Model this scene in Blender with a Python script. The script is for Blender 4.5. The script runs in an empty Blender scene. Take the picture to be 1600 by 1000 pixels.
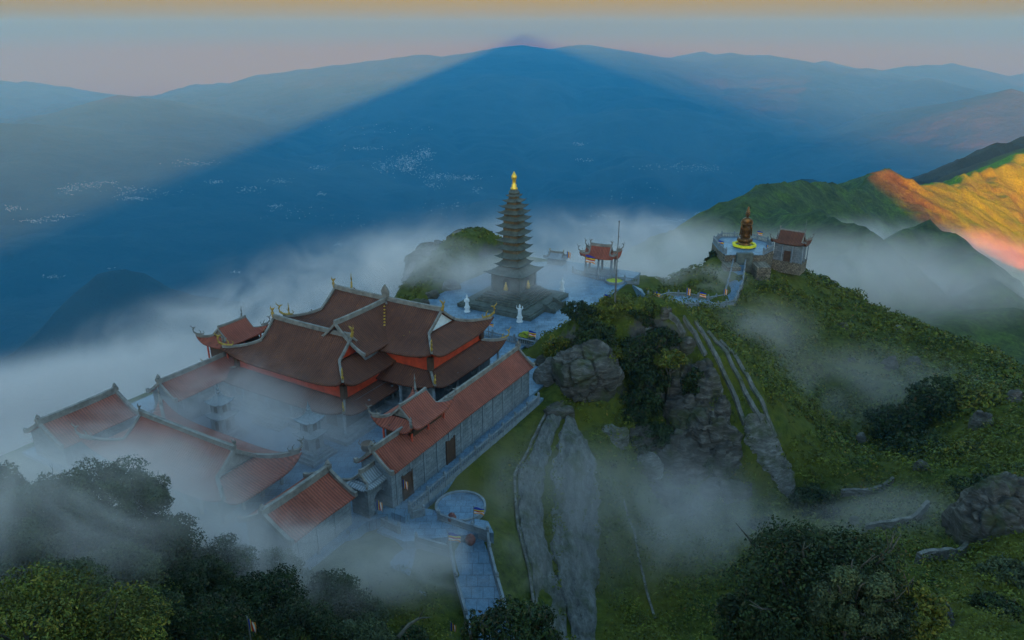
import math
R=math.radians
EXPO=4.1
SKY_EL=R(2.0); SKY_DUST=1.0; SKY_OZ=2.0; SKY_STR=0.11
SKY_TINT=[(-.1,(.15,.080,.02)),(-.02,(.15,.080,.02)),(-.001,(.10,.112,.25)),(0.012,(.102,.108,.24)),(0.020,(.108,.099,.16)),(0.029,(.118,.093,.07)),(0.039,(.128,.088,.012)),(0.05,(.12,.08,.01)),(0.08,(.2,.15,.09)),(0.25,(.84,.84,.74)),(1.0,(.78,.87,.80))]
SUN_STR=3.3; SUN_COL=(1.0,0.125,0.0)
HAZE_D=6.2e-5; HAZE_COL=(0.09,0.55,0.93)
SHX=[-14000,-3200,-1700,-1200,-400,0,250,380,430,500,600,900,2000,6000,14000]
SHZ=[-700,-640,-520,-385,-110,75,-20,-85,-145,-240,-330,-440,-830,-960,-1050]
VSTEP=1.0
import bpy, math, random
import numpy as np
from mathutils import Vector, Matrix
rnd = random.Random(7)
SC = bpy.context.scene
COL = SC.collection
R = math.radians
# ------------------------------------------------------------------ camera
F_PX = 1150.0; CAM_Z = 50.0; PITCH = math.atan(450.0/F_PX)
cP, sP = math.cos(PITCH), math.sin(PITCH)
cam_d = bpy.data.cameras.new('camera'); cam = bpy.data.objects.new('camera', cam_d); COL.objects.link(cam)
cam.location = (0, 0, CAM_Z); cam.rotation_euler = (math.pi/2-PITCH, 0, 0)
cam_d.sensor_width = 36; cam_d.lens = 36*F_PX/1600
cam_d.clip_start = 0.5; cam_d.clip_end = 200000
SC.camera = cam
def ray(px, py):
    dx = (px-800)/F_PX; dy = -(py-500)/F_PX
    return (dx, cP+dy*sP, -sP+dy*cP)
def onz(px, py, z):
    d = ray(px, py); t = (z-CAM_Z)/d[2]
    return Vector((d[0]*t, d[1]*t, z))
def ony(px, py, Y):
    d = ray(px, py); t = Y/d[1]
    return Vector((d[0]*t, Y, CAM_Z+d[2]*t))
# ------------------------------------------------------------------ numpy noise
def _hash(ix, iy, seed):
    h = (ix.astype(np.int64)*374761393 + iy.astype(np.int64)*668265263 + seed*1442695041) & 0xffffffff
    h = ((h ^ (h >> 13))*1274126177) & 0xffffffff
    return ((h ^ (h >> 16)) & 0xffff)/65535.0
def vnoise(x, y, seed=0):
    ix = np.floor(x); iy = np.floor(y); fx = x-ix; fy = y-iy
    fx = fx*fx*fx*(fx*(fx*6-15)+10); fy = fy*fy*fy*(fy*(fy*6-15)+10)
    a = _hash(ix, iy, seed); b = _hash(ix+1, iy, seed); c = _hash(ix, iy+1, seed); d = _hash(ix+1, iy+1, seed)
    return (a*(1-fx)+b*fx)*(1-fy)+(c*(1-fx)+d*fx)*fy
def fbm(x, y, octs=5, seed=0, ridged=False, gain=0.5):
    s = 0; a = 1.0; t = 0
    for o in range(octs):
        n = vnoise(x*2**o+17.3*o, y*2**o-9.1*o, seed+o)
        if ridged: n = 1-abs(2*n-1)
        s = s+a*n; t += a; a *= gain
    return s/t            # 0..1
# ------------------------------------------------------------------ node helpers
class NT:
    def __init__(s, tree): s.t = tree; s.n = tree.nodes; s.l = tree.links
    def add(s, typ, **kw):
        n = s.n.new(typ)
        for k, v in kw.items():
            if k in ('ins',):
                for kk, vv in v.items():
                    if isinstance(vv, bpy.types.NodeSocket): s.l.new(vv, n.inputs[kk])
                    else: n.inputs[kk].default_value = vv
            else: setattr(n, k, v)
        return n
    def math(s, op, a, b=None, c=None, clamp=False):
        n = s.n.new('ShaderNodeMath'); n.operation = op; n.use_clamp = clamp
        for i, v in enumerate((a, b, c)):
            if v is None: continue
            if isinstance(v, bpy.types.NodeSocket): s.l.new(v, n.inputs[i])
            else: n.inputs[i].default_value = v
        return n.outputs[0]
    def noise(s, vec, scale, detail=4, rough=0.55, dist=0.0):
        n = s.add('ShaderNodeTexNoise'); n.inputs['Scale'].default_value = scale
        n.inputs['Detail'].default_value = detail; n.inputs['Roughness'].default_value = rough
        n.inputs['Distortion'].default_value = dist
        if vec is not None: s.l.new(vec, n.inputs['Vector'])
        return n.outputs['Fac']
    def ramp(s, fac, stops, interp='LINEAR'):
        n = s.n.new('ShaderNodeValToRGB'); cr = n.color_ramp; cr.interpolation = interp
        while len(cr.elements) < len(stops): cr.elements.new(0.5)
        for e, (p, c) in zip(cr.elements, stops):
            e.position = p; e.color = (c[0], c[1], c[2], 1) if not isinstance(c, float) else (c, c, c, 1)
        s.l.new(fac, n.inputs[0]); return n.outputs[0]
    def mix(s, fac, a, b, mode='MIX'):
        n = s.n.new('ShaderNodeMix'); n.data_type = 'RGBA'; n.blend_type = mode
        for sock, v in ((n.inputs[0], fac), (n.inputs[6], a), (n.inputs[7], b)):
            if isinstance(v, bpy.types.NodeSocket): s.l.new(v, sock)
            elif isinstance(v, (int, float)): sock.default_value = v if sock == n.inputs[0] else (v, v, v, 1)
            else: sock.default_value = (v[0], v[1], v[2], 1)
        return n.outputs[2]
def new_mat(name):
    m = bpy.data.materials.new(name); m.use_nodes = True; m.node_tree.nodes.clear()
    t = NT(m.node_tree); out = t.add('ShaderNodeOutputMaterial')
    return m, t, out
def bsdf(t, out, col, rough=0.8, spec=0.3, bump=None, bdist=0.1, bstr=0.6, metal=0.0):
    b = t.add('ShaderNodeBsdfPrincipled')
    if isinstance(col, bpy.types.NodeSocket): t.l.new(col, b.inputs['Base Color'])
    else: b.inputs['Base Color'].default_value = (*col, 1)
    if isinstance(rough, bpy.types.NodeSocket): t.l.new(rough, b.inputs['Roughness'])
    else: b.inputs['Roughness'].default_value = rough
    b.inputs['Specular IOR Level'].default_value = spec; b.inputs['Metallic'].default_value = metal
    if bump is not None:
        bn = t.add('ShaderNodeBump'); bn.inputs['Strength'].default_value = bstr; bn.inputs['Distance'].default_value = bdist
        t.l.new(bump, bn.inputs['Height']); t.l.new(bn.outputs[0], b.inputs['Normal'])
    t.l.new(b.outputs[0], out.inputs['Surface']); return b
# ------------------------------------------------------------------ mesh helpers
def mesh_np(name, co, quads=None, tris=None, smooth=True):
    me = bpy.data.meshes.new(name)
    co = np.asarray(co, dtype=np.float32); me.vertices.add(len(co)); me.vertices.foreach_set('co', co.ravel())
    loops = []; starts = []; n = 0
    if quads is not None and len(quads):
        q = np.asarray(quads, dtype=np.int32); loops.append(q.ravel()); starts.append(np.arange(len(q))*4); n += len(q)*4
    if tris is not None and len(tris):
        q = np.asarray(tris, dtype=np.int32); loops.append(q.ravel()); starts.append(n+np.arange(len(q))*3); n += len(q)*3
    lo = np.concatenate(loops); st = np.concatenate(starts)
    me.loops.add(len(lo)); me.loops.foreach_set('vertex_index', lo.astype(np.int32))
    me.polygons.add(len(st)); me.polygons.foreach_set('loop_start', st.astype(np.int32))
    me.update(calc_edges=True); me.validate()
    if smooth: me.polygons.foreach_set('use_smooth', np.ones(len(me.polygons), dtype=bool))
    return me
def link(name, me, mat=None, parent=None, label=None, cat=None, group=None, kind=None):
    o = bpy.data.objects.new(name, me); COL.objects.link(o)
    if mat is not None and me is not None and not me.materials: me.materials.append(mat)
    if parent is not None: o.parent = parent
    if label: o['label'] = label
    if cat: o['category'] = cat
    if group: o['group'] = group
    if kind: o['kind'] = kind
    return o
def grid_mesh(name, X, Y, Z, smooth=True):
    ny, nx = X.shape
    co = np.stack([X.ravel(), Y.ravel(), Z.ravel()], 1)
    i = np.arange(nx-1)[None, :]+nx*np.arange(ny-1)[:, None]; i = i.ravel()
    return mesh_np(name, co, np.stack([i, i+1, i+1+nx, i+nx], 1), smooth=smooth)
def crest(points):        # [(px,py,Y)] -> world array
    points = [(a, b, c*.62 if c > 10000 else c) for a, b, c in points]
    P_ = [ony(*p) for p in points]
    r1 = random.Random(len(points)*7+int(points[0][0])); far = points[0][2] > 5000
    for it in range(3 if far else 2):
        Q_ = []
        for a, b in zip(P_[:-1], P_[1:]):
            L_ = (b-a).length; m_ = a.lerp(b, r1.uniform(.35, .65))+Vector((0, r1.uniform(-.1, .1)*L_, r1.uniform(-.16, .12)*L_*(.9 if far else .5)/(1+.6*it))); Q_ += [a, m_]
        P_ = Q_+[P_[-1]]
    return np.array([tuple(p) for p in P_])
def ridge_field(X, Y, line, k, kn=None):
    """height falling away from a crest polyline at slope k"""
    best = np.full(X.shape, -1e9)
    for a, b in zip(line[:-1], line[1:]):
        dx, dy = b[0]-a[0], b[1]-a[1]; L2 = dx*dx+dy*dy
        t = np.clip(((X-a[0])*dx+(Y-a[1])*dy)/L2, 0, 1)
        d = np.hypot(X-(a[0]+t*dx), Y-(a[1]+t*dy))
        h = a[2]+(b[2]-a[2])*t-(k if kn is None else kn)*d
        best = np.maximum(best, h)
    return best
def smax(a, b, k):
    h = np.clip(0.5+0.5*(a-b)/k, 0, 1); return b*(1-h)+a*h+k*h*(1-h)
#=================================================================== LIGHT AND AIR
SUN_EL = R(0.35); SUN_AZ = math.atan2(15, 1235)     # light travels towards +Y, slightly to +X
SC.view_settings.view_transform = 'Standard'; SC.view_settings.look = 'None'
SC.view_settings.exposure = EXPO; SC.view_settings.gamma = 1
w = bpy.data.worlds.new('World'); SC.world = w; w.use_nodes = True
t = NT(w.node_tree); t.n.clear()
sky = t.add('ShaderNodeTexSky', sky_type='NISHITA', sun_disc=False)
sky.sun_elevation = SKY_EL; sky.sun_rotation = math.pi+SUN_AZ
sky.altitude = 1000; sky.air_density = 1.0; sky.dust_density = SKY_DUST; sky.ozone_density = SKY_OZ
skycol = sky.outputs[0]
tc = t.add("ShaderNodeTexCoord"); sep = t.add("ShaderNodeSeparateXYZ"); t.l.new(tc.outputs["Generated"], sep.inputs[0])
zc = t.math("MAXIMUM", sep.outputs["Z"], 0.012); cmb = t.add("ShaderNodeCombineXYZ"); t.l.new(sep.outputs["X"], cmb.inputs[0]); t.l.new(sep.outputs["Y"], cmb.inputs[1]); t.l.new(zc, cmb.inputs[2]); t.l.new(cmb.outputs[0], sky.inputs[0])
tint = t.ramp(t.math('MULTIPLY', t.math('ADD', sep.outputs['Z'], 0.1), 1/1.1), [((p_+.1)/1.1, c_) for p_, c_ in SKY_TINT])
skycol = t.mix(1.0, skycol, tint, 'MULTIPLY')
bg = t.add('ShaderNodeBackground'); t.l.new(skycol, bg.inputs[0]); bg.inputs[1].default_value = SKY_STR
wo = t.add('ShaderNodeOutputWorld'); t.l.new(bg.outputs[0], wo.inputs['Surface'])
sd = bpy.data.lights.new('sun', 'SUN'); sd.energy = SUN_STR; sd.angle = R(0.5); sd.color = SUN_COL
so = bpy.data.objects.new('sun', sd); COL.objects.link(so)
ldir = Vector((math.sin(SUN_AZ)*math.cos(SUN_EL), math.cos(SUN_AZ)*math.cos(SUN_EL), -math.sin(SUN_EL)))
so.rotation_euler = ldir.to_track_quat('-Z', 'Y').to_euler(); so.location = (0, -50, 300)
# haze box
def box_mesh(name, x0, x1, y0, y1, z0, z1):
    v = [(x, y, z) for z in (z0, z1) for y in (y0, y1) for x in (x0, x1)]
    f = [(0, 2, 3, 1), (4, 5, 7, 6), (0, 1, 5, 4), (2, 6, 7, 3), (0, 4, 6, 2), (1, 3, 7, 5)]
    return mesh_np(name, v, f, smooth=False)
hm, t, out = new_mat('haze_air')
pv = t.add('ShaderNodeVolumePrincipled'); pv.inputs['Density'].default_value = HAZE_D
pv.inputs['Color'].default_value = (*HAZE_COL, 1); pv.inputs['Anisotropy'].default_value = 0.0
t.l.new(pv.outputs[0], out.inputs['Volume'])
link('haze', box_mesh('haze', -16500, 16500, -4200, 15300, -2400, 260), hm, kind='stuff')
#=================================================================== DISTANT LAND
VZ = -1500.0
def forest_mat(name, c1, c2, c3, sc, bd):
    m, t, out = new_mat(name)
    g = t.add('ShaderNodeNewGeometry').outputs['Position']
    n1 = t.noise(g, sc, 6, 0.6); n2 = t.noise(g, sc*0.13, 4, 0.6)
    c = t.ramp(n1, [(0.3, c1), (0.7, c2)]); c = t.mix(t.ramp(n2, [(0.45, 0.0), (0.65, 1.0)]), c, c3)
    bsdf(t, out, c, 0.95, 0.1, n1, bd, 0.8); return m
m_far = forest_mat('far_land', (0.004, 0.011, 0.015), (0.014, 0.026, 0.030), (0.045, 0.055, 0.05), 0.0028, 90)
xs = np.linspace(-16000, 16000, 640); ys = np.concatenate([np.linspace(500, 9000, 330), np.linspace(9040, 15100, 170)])
X, Y = np.meshgrid(xs, ys)
crests = [
 (crest([(-500,150,24000),(0,125,24000),(60,130,24000),(150,146,24000),(250,160,23000),(330,180,23000)]), .16),
 (crest([(330,162,23000),(400,140,23000),(450,124,23000),(500,110,22500),(560,98,22500),(640,87,22000),(700,88,22000),(740,81,22000),(760,84,22000),(790,79,22000),(815,70,22000),(835,78,22000),(860,76,22000),(890,71,22500),(920,69,22500),(960,80,22500),(1000,90,22500),(1080,97,23000),(1115,92,23000),(1140,82,23000),(1160,88,23000),(1200,86,23000),(1250,99,23000),(1270,114,23000),(1300,105,22000),(1355,106,22000),(1385,130,22000)]), .14),
 (crest([(1385,134,19000),(1420,130,19000),(1450,121,19000),(1480,150,19000),(1530,190,19000)]), .2),
 (crest([(90,200,15000),(140,170,15000),(190,149,15000),(245,158,15000),(300,178,14800),(370,202,14500)]), .2),
 (crest([(-300,190,11500),(0,192,11500),(40,193,11500),(130,214,11500),(210,232,11300),(300,252,11000),(380,275,10800)]), .16),
 (crest([(1380,222,12500),(1440,202,12500),(1510,172,12500),(1555,150,12500),(1580,138,12500),(1620,150,12500),(1900,110,12500)]), .25),
 (crest([(1100,80,24200),(1200,92,24200),(1290,95,24200),(1420,103,24200),(1520,112,24200),(1700,100,24200)]), .2),
 (crest([(-60,600,2600),(60,520,2700),(110,462,2900),(150,428,3000),(190,419,3050),(215,421,3100),(250,442,3100),(300,460,3100),(380,468,3200),(480,500,3300)]), .8),
 (crest([(960,480,2300),(1010,400,2500),(1045,362,2700),(1085,344,2700),(1130,325,2600),(1190,292,2600),(1240,272,2500),(1262,268,2500),(1285,278,2500),(1300,276,2500),(1335,294,2500),(1400,310,2500)]), 1.6),
]
Z = VZ+300*(fbm(X/4200, Y/4200, 6, 3)-0.4)
nr = fbm(X/2600, Y/2600, 6, 11, True)
for line, k in crests:
    kk = k*(0.75+0.7*fbm(X/1500, Y/1500, 4, 23, True)) if line[0][1] > 5000 else k*(0.8+0.6*fbm(X/260, Y/260, 5, 29, True))
    Z = smax(Z, ridge_field(X, Y, line, 0, kk), 50 if line[0][1] < 5000 else 18)
Z = Z + 70*(fbm(X/700, Y/700, 5, 41, True)-0.6)*np.clip((Y-4000)/4000, 0.15, 1)*np.clip((Z-VZ)/300, 0.15, 1)*np.where(Z > -900, .35, 1)
link('distant_mountains', grid_mesh('distant_mountains', X, Y, Z), m_far, kind='structure')
# ---- the summit behind the camera that throws the great shadow
xs = np.linspace(-14000, 14000, 400); ys = np.linspace(-3600, -60, 60)
X, Y = np.meshgrid(xs, ys)
prof = np.interp(X, SHX, SHZ)
yy = np.clip((Y+3600)/1200, 0, 1)*np.clip((-60-Y)/300, 0, 1)
Z = -1700+(prof+1700)*np.clip(yy*1.6, 0, 1)**0.6
Z = np.minimum(Z, prof)+0
link('summit', grid_mesh('summit', X, Y, Z), m_far, kind='structure')
#=================================================================== MIDDLE RIDGES (right)
U2 = Vector((0.5, 0.8660254, 0)); W2 = Vector((-0.8660254, 0.5, 0))
def uv(u, v, z=0.0):       # temple axes: u into the compound, v to the right of it
    return Vector((0.5*u+0.8660254*v, 0.8660254*u-0.5*v, z))
xs = np.linspace(-350, 3000, 420); ys = np.concatenate([np.linspace(236, 1200, 300), np.linspace(1205, 3200, 150)])
X, Y = np.meshgrid(xs, ys)
mids = [
 (crest([(990,455,345),(1000,440,360),(1050,400,420),(1100,360,480),(1150,320,540),(1190,290,600),(1215,277,640),(1250,281,680),(1290,293,720),(1330,300,790),(1350,286,830),(1370,266,850),(1390,261,870),(1420,276,880),(1460,291,900),(1500,300,930),(1560,330,960)]), .62),
 (crest([(1440,296,1000),(1480,292,1000),(1510,270,1040),(1540,262,1080),(1572,258,1100),(1600,238,1150),(1700,190,1200),(2000,120,1300)]), .6),
 (crest([(1390,300,1500),(1430,280,1500),(1490,262,1550),(1530,240,1600),(1560,223,1650),(1580,218,1650),(1600,226,1650),(1660,190,1700),(1900,150,1800)]), .6),
 (crest([(1215,300,610),(1225,330,540),(1290,335,480),(1340,352,450),(1390,385,420)]), .75),
 (crest([(1250,430,420),(1330,400,430),(1400,372,480),(1450,350,500),(1490,360,480),(1530,398,440),(1560,440,400)]), .7),
 (crest([(1330,525,290),(1450,505,300),(1530,498,320),(1600,488,330),(1750,520,340)]), .36),
]
Z = np.full(X.shape, -1640.0)-np.clip(-X, 0, 400)*0.8
n1 = fbm(X/210, Y/210, 6, 51, True); n2 = fbm(X/60, Y/60, 5, 57, True)
for line, k in mids:
    Z = smax(Z, ridge_field(X, Y, line, 0, k*(0.8+0.4*n1)), 6)
Z = Z+14*(n2-0.62)*np.clip(Y/700, .3, 1.3)+8*(fbm(X/30+fbm(X/60,Y/60,3,7)*2, Y/38, 5, 79, True)-.62)*np.clip(Y/500,.3,1.2)+26*(n1-.62)*np.clip(Y/900, .2, 1)+5*(fbm(X/16, Y/16, 4, 77)-.5)
m, t, out = new_mat('ridge_land')
g = t.add('ShaderNodeNewGeometry').outputs['Position']
n1_ = t.noise(g, 0.05, 8, 0.7); n2_ = t.noise(g, 0.008, 5, 0.6); n3_ = t.noise(g, 0.16, 6, .7)
c = t.ramp(n1_, [(0.3, (.022, .034, .014)), (0.5, (.055, .075, .020)), (0.7, (.08, .13, .018))])
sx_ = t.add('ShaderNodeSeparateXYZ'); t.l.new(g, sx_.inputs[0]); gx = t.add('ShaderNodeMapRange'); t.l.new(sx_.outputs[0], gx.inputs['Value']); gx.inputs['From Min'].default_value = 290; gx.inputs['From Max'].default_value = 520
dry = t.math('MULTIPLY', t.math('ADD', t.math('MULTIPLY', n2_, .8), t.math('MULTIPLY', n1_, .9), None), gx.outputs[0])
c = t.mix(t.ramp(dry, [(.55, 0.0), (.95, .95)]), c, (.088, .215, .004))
peak_shade = t.add('ShaderNodeMapRange'); t.l.new(sx_.outputs[1], peak_shade.inputs['Value']); peak_shade.inputs['From Min'].default_value = 1180; peak_shade.inputs['From Max'].default_value = 1280
c = t.mix(peak_shade.outputs[0], c, (.035, .032, .022))  # rearmost peak: rock brown, darkened so its shade sits in the colour
c = t.mix(t.ramp(n3_, [(.62, 0.0), (.72, .8)]), c, (.06, .055, .035))
n4_ = t.noise(g, 0.35, 8, .75)
c = t.mix(1.0, c, t.ramp(n4_, [(.35, .55), (.65, 1.35)]), 'MULTIPLY')
bsdf(t, out, c, 0.95, 0.1, n4_, 1.6, 0.9)
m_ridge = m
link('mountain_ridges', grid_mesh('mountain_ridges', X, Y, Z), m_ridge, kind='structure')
#=================================================================== NEAR HILLSIDE
pts = []
def cy(px, py, Y_, dz=0.0): p = ony(px, py, Y_); pts.append((p.x, p.y, p.z+dz))
def cz(px, py, z): p = onz(px, py, z); pts.append((p.x, p.y, p.z))
def cuv(u, v, z): p = uv(u, v, z); pts.append((p.x, p.y, p.z))
for u, v in ((36,-98),(50,-98),(70,-98),(90,-98),(36,-75),(36,-60),(50,-75),(70,-75),(50,-55),(70,-55),(90,-75),(90,-55),(100,-88),(100,-70),(97,-54),(110,-86),(112,-70),(125,-84),(125,-66),(112,-56),(128,-56),(140,-80),(140,-66),(142,-54),(150,-70),(150,-58),(44,-50),(60,-46),(75,-46),(87,-46)):
    cuv(u, v, -0.3)
for u, v, z in ((28,-100,-12),(30,-80,-8),(28,-65,-4),(50,-112,-18),(70,-112,-20),(90,-112,-22),(110,-105,-22),(70,-140,-60),(110,-130,-60),(130,-110,-40),(165,-70,-22),(165,-90,-30),(165,-55,-22),(60,-36,-2),(60,-41,-1.2),(68,-41,-1.2),(57,-37,-2),(75,-42,-2),(48,-44,-2),(46,-40,-3)):
    cuv(u, v, z)
for a in ((700,815,-1),(745,825,-1),(712,860,-2),(762,860,-2.3),(735,965,-5),(790,965,-5.2),(610,890,-3.2),(665,930,-4),(560,900,-3.5),(600,960,-4)): cz(*a)
for a in ((0,1000,24,-2),(200,1000,28,-2),(400,1000,38,-2),(600,1000,50,-2),(700,1000,54,0),(0,900,36,-2.5),(200,900,40,-2.5),(400,900,50,-2.5),(0,800,48,-2.5),(100,745,52,-2.5),(230,775,56,-2.5),(330,850,56,-2.5),(480,880,58,-2.2)): cy(*a)
for a in ((-60,75,-10),(-90,60,-18),(-48,66,2),(-30,60,-1),(-120,100,-50),(-170,300,-170),(230,300,-130),(0,300,-150),(-170,150,-110),(-170,50,-50),(-170,5,-20),(230,150,-45),(230,50,-14),(230,230,-85),(100,300,-130),(0,5,34),(-40,5,40),(30,8,22),(60,10,10),(60,30,3),(20,33,7.5),(120,20,-2),(150,210,-55),(100,230,-70),(60,230,-60),(20,200,-40),(45,215,-40)): pts.append(a)
for a in ((1600,1000,45),(1500,880,65),(1440,825,75),(1380,778,85),(1240,787,90),(1100,850,80),(1000,950,66),(1100,1000,58),(900,1000,60),(850,900,66),(862,640,94),(820,750,78),(870,780,78),(930,750,82),(950,690,88),(1000,800,82),(910,645,95),(930,552,101),(1000,650,100),(1000,590,106),(960,482,112),(900,502,108),(870,533,106),(1000,482,110),(1030,490,109),(1062,492,108),(1130,557,104),(1190,642,98),(1250,777,90),(1250,560,140),(1200,500,150),(1150,492,148),(1300,650,125),(1350,720,108),(1300,600,135),(1060,600,103),(1050,700,95),(1060,790,88),(1160,760,90),(1120,640,98),(1400,560,150),(1300,500,165),(1250,452,172),(1205,425,178),(1290,432,190),(1330,467,185),(1380,492,180),(1440,512,170),(1500,541,160),(1600,590,145),(1500,587,115),(1600,622,105),(1400,642,118),(1500,700,95),(1600,750,80),(1550,830,68),(1600,900,58),(1000,452,155),(1060,428,165),(1110,402,176),(1150,400,182),(1190,392,186),(620,452,152),(650,411,160),(690,385,166),(740,363,172),(790,381,172),(850,407,168),(1030,480,132),(1090,488,140),(1450,760,85),(1400,850,66)): cy(*a)
P = np.array(pts)
def tps_fit(P):
    d = np.hypot(P[:,None,0]-P[None,:,0], P[:,None,1]-P[None,:,1]); n = len(P)
    A = np.zeros((n+3, n+3)); A[:n,:n] = -d; A[:n,:n] += np.eye(n)*0.35
    A[:n,n] = 1; A[:n,n+1] = P[:,0]; A[:n,n+2] = P[:,1]; A[n:,:n] = A[:n,n:].T
    b = np.zeros(n+3); b[:n] = P[:,2]
    return np.linalg.solve(A, b)
CO = tps_fit(P)
def base_h(X, Y):
    Z = CO[-3]+CO[-2]*X+CO[-1]*Y
    for i in range(len(P)): Z = Z-CO[i]*np.hypot(X-P[i,0], Y-P[i,1])
    return Z
def flat_mask(X, Y):
    u = 0.5*X+0.8660254*Y; v = 0.8660254*X-0.5*Y
    def rect(u0, u1, v0, v1, s): return np.clip(np.minimum(np.minimum(u-u0, u1-u), np.minimum(v-v0, v1-v))/s+1, 0, 1)
    m = rect(37, 97, -97, -45.5, 3)
    m = np.maximum(m, rect(93, 150, -83, -55.5, 3)); m = np.maximum(m, rect(138, 150, -72, -50, 2))
    return m
def path_mask(X, Y):       # keep bumps off the ramp and lawns by the gate
    m = np.zeros(X.shape)
    for a, b, w_ in PATHS:
        dx, dy = b[0]-a[0], b[1]-a[1]; tt = np.clip(((X-a[0])*dx+(Y-a[1])*dy)/(dx*dx+dy*dy), 0, 1)
        d = np.hypot(X-(a[0]+tt*dx), Y-(a[1]+tt*dy)); m = np.maximum(m, np.clip(1-(d-w_)/2.0, 0, 1))
    return m
pA = (onz(700,810,-1)+onz(745,825,-1))/2; pB = (onz(713,860,-2.2)+onz(763,860,-2.2))/2; pC = (onz(735,965,-5)+onz(790,965,-5))/2; pD = pC+(pC-pB)*0.9
PATHS = [(pA, pB, 2.6), (pB, pC, 2.6), (pC, pD, 2.6), (uv(52,-47), uv(57,-36), 3.5), (uv(58.6,-41), uv(59,-41), 4), (uv(55,-45), uv(84,-44.5), 1.4)]
def height(X, Y, detail=True):
    Z = base_h(X, Y); fm = flat_mask(X, Y); pm = path_mask(X, Y)
    k = (1-fm)*(1-pm)
    if detail:
        Z = Z+k*(5.0*(fbm(X/24, Y/24, 4, 91, True)-.62)+1.6*(fbm(X/5, Y/5, 4, 95)-.5)+2.2*(fbm(X/11, Y/11, 3, 99)-.5))
    Z = Z*(1-fm)+(-0.35)*fm
    return Z
xs = np.arange(-170, 231, 0.9); ys = np.arange(3, 300, 0.9)
X, Y = np.meshgrid(xs, ys); Z = height(X, Y)
# the ramp is cut level across its width
def seg_h(X, Y, Z):
    for (a, b, w_), (z0, z1) in zip(PATHS[:3], ((-1.2, -2.4), (-2.4, -5.2), (-5.2, -8.0))):
        dx, dy = b[0]-a[0], b[1]-a[1]; tt = ((X-a[0])*dx+(Y-a[1])*dy)/(dx*dx+dy*dy)
        d = np.abs((X-a[0])*dy-(Y-a[1])*dx)/math.hypot(dx, dy); m_ = np.clip(1-(d-w_)/1.5, 0, 1)*((tt > -.05) & (tt < 1.02))
        Z = Z*(1-m_)+np.minimum(Z, z0+(z1-z0)*np.clip(tt, 0, 1))*m_
    for (a, b, w_), z0 in zip(PATHS[3:], (-1.35, -1.5, -.6)):
        dx, dy = b[0]-a[0], b[1]-a[1]; tt = np.clip(((X-a[0])*dx+(Y-a[1])*dy)/(dx*dx+dy*dy), 0, 1)
        d = np.hypot(X-(a[0]+tt*dx), Y-(a[1]+tt*dy)); m_ = np.clip(1-(d-w_)/1.5, 0, 1)
        Z = Z*(1-m_)+np.minimum(Z, z0)*m_
    return Z
Z = seg_h(X, Y, Z)
HX, HY, HZ = xs, ys, Z
def ground(x, y):
    x = np.asarray(x, float); y = np.asarray(y, float)
    i = np.clip((x-HX[0])/0.9, 0, len(HX)-1.001); j = np.clip((y-HY[0])/0.9, 0, len(HY)-1.001)
    i0 = i.astype(int); j0 = j.astype(int); fx = i-i0; fy = j-j0
    return (HZ[j0,i0]*(1-fx)+HZ[j0,i0+1]*fx)*(1-fy)+(HZ[j0+1,i0]*(1-fx)+HZ[j0+1,i0+1]*fx)*fy
m, t, out = new_mat('hillside')
gn = t.add('ShaderNodeNewGeometry'); g = gn.outputs['Position']
sp = t.add('ShaderNodeSeparateXYZ'); t.l.new(gn.outputs['Normal'], sp.inputs[0])
a_ = t.noise(g, 0.9, 8, 0.7); b_ = t.noise(g, 0.09, 5, 0.6); c_ = t.noise(g, 0.3, 8, .75)
gr = t.ramp(a_, [(0.3, (.02, .026, .005)), (0.52, (.06, .075, .010)), (0.75, (.12, .115, .018))])
gr = t.mix(t.ramp(b_, [(.45, 0.0), (.65, .75)]), gr, (.10, .09, .012))
rk = t.ramp(c_, [(.3, (.025, .022, .018)), (.5, (.08, .07, .06)), (.7, (.18, .16, .14))])
sl = t.math('ADD', sp.outputs['Z'], t.math('MULTIPLY', t.math('SUBTRACT', c_, 0.5), 0.9))
col = t.mix(t.ramp(sl, [(.42, 1.0), (.54, 0.0)]), gr, rk)
bsdf(t, out, col, 0.95, 0.1, a_, 0.5, 0.9)
m_hill = m
link('hillside', grid_mesh('hillside', X, Y, Z), m_hill, kind='structure')
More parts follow.
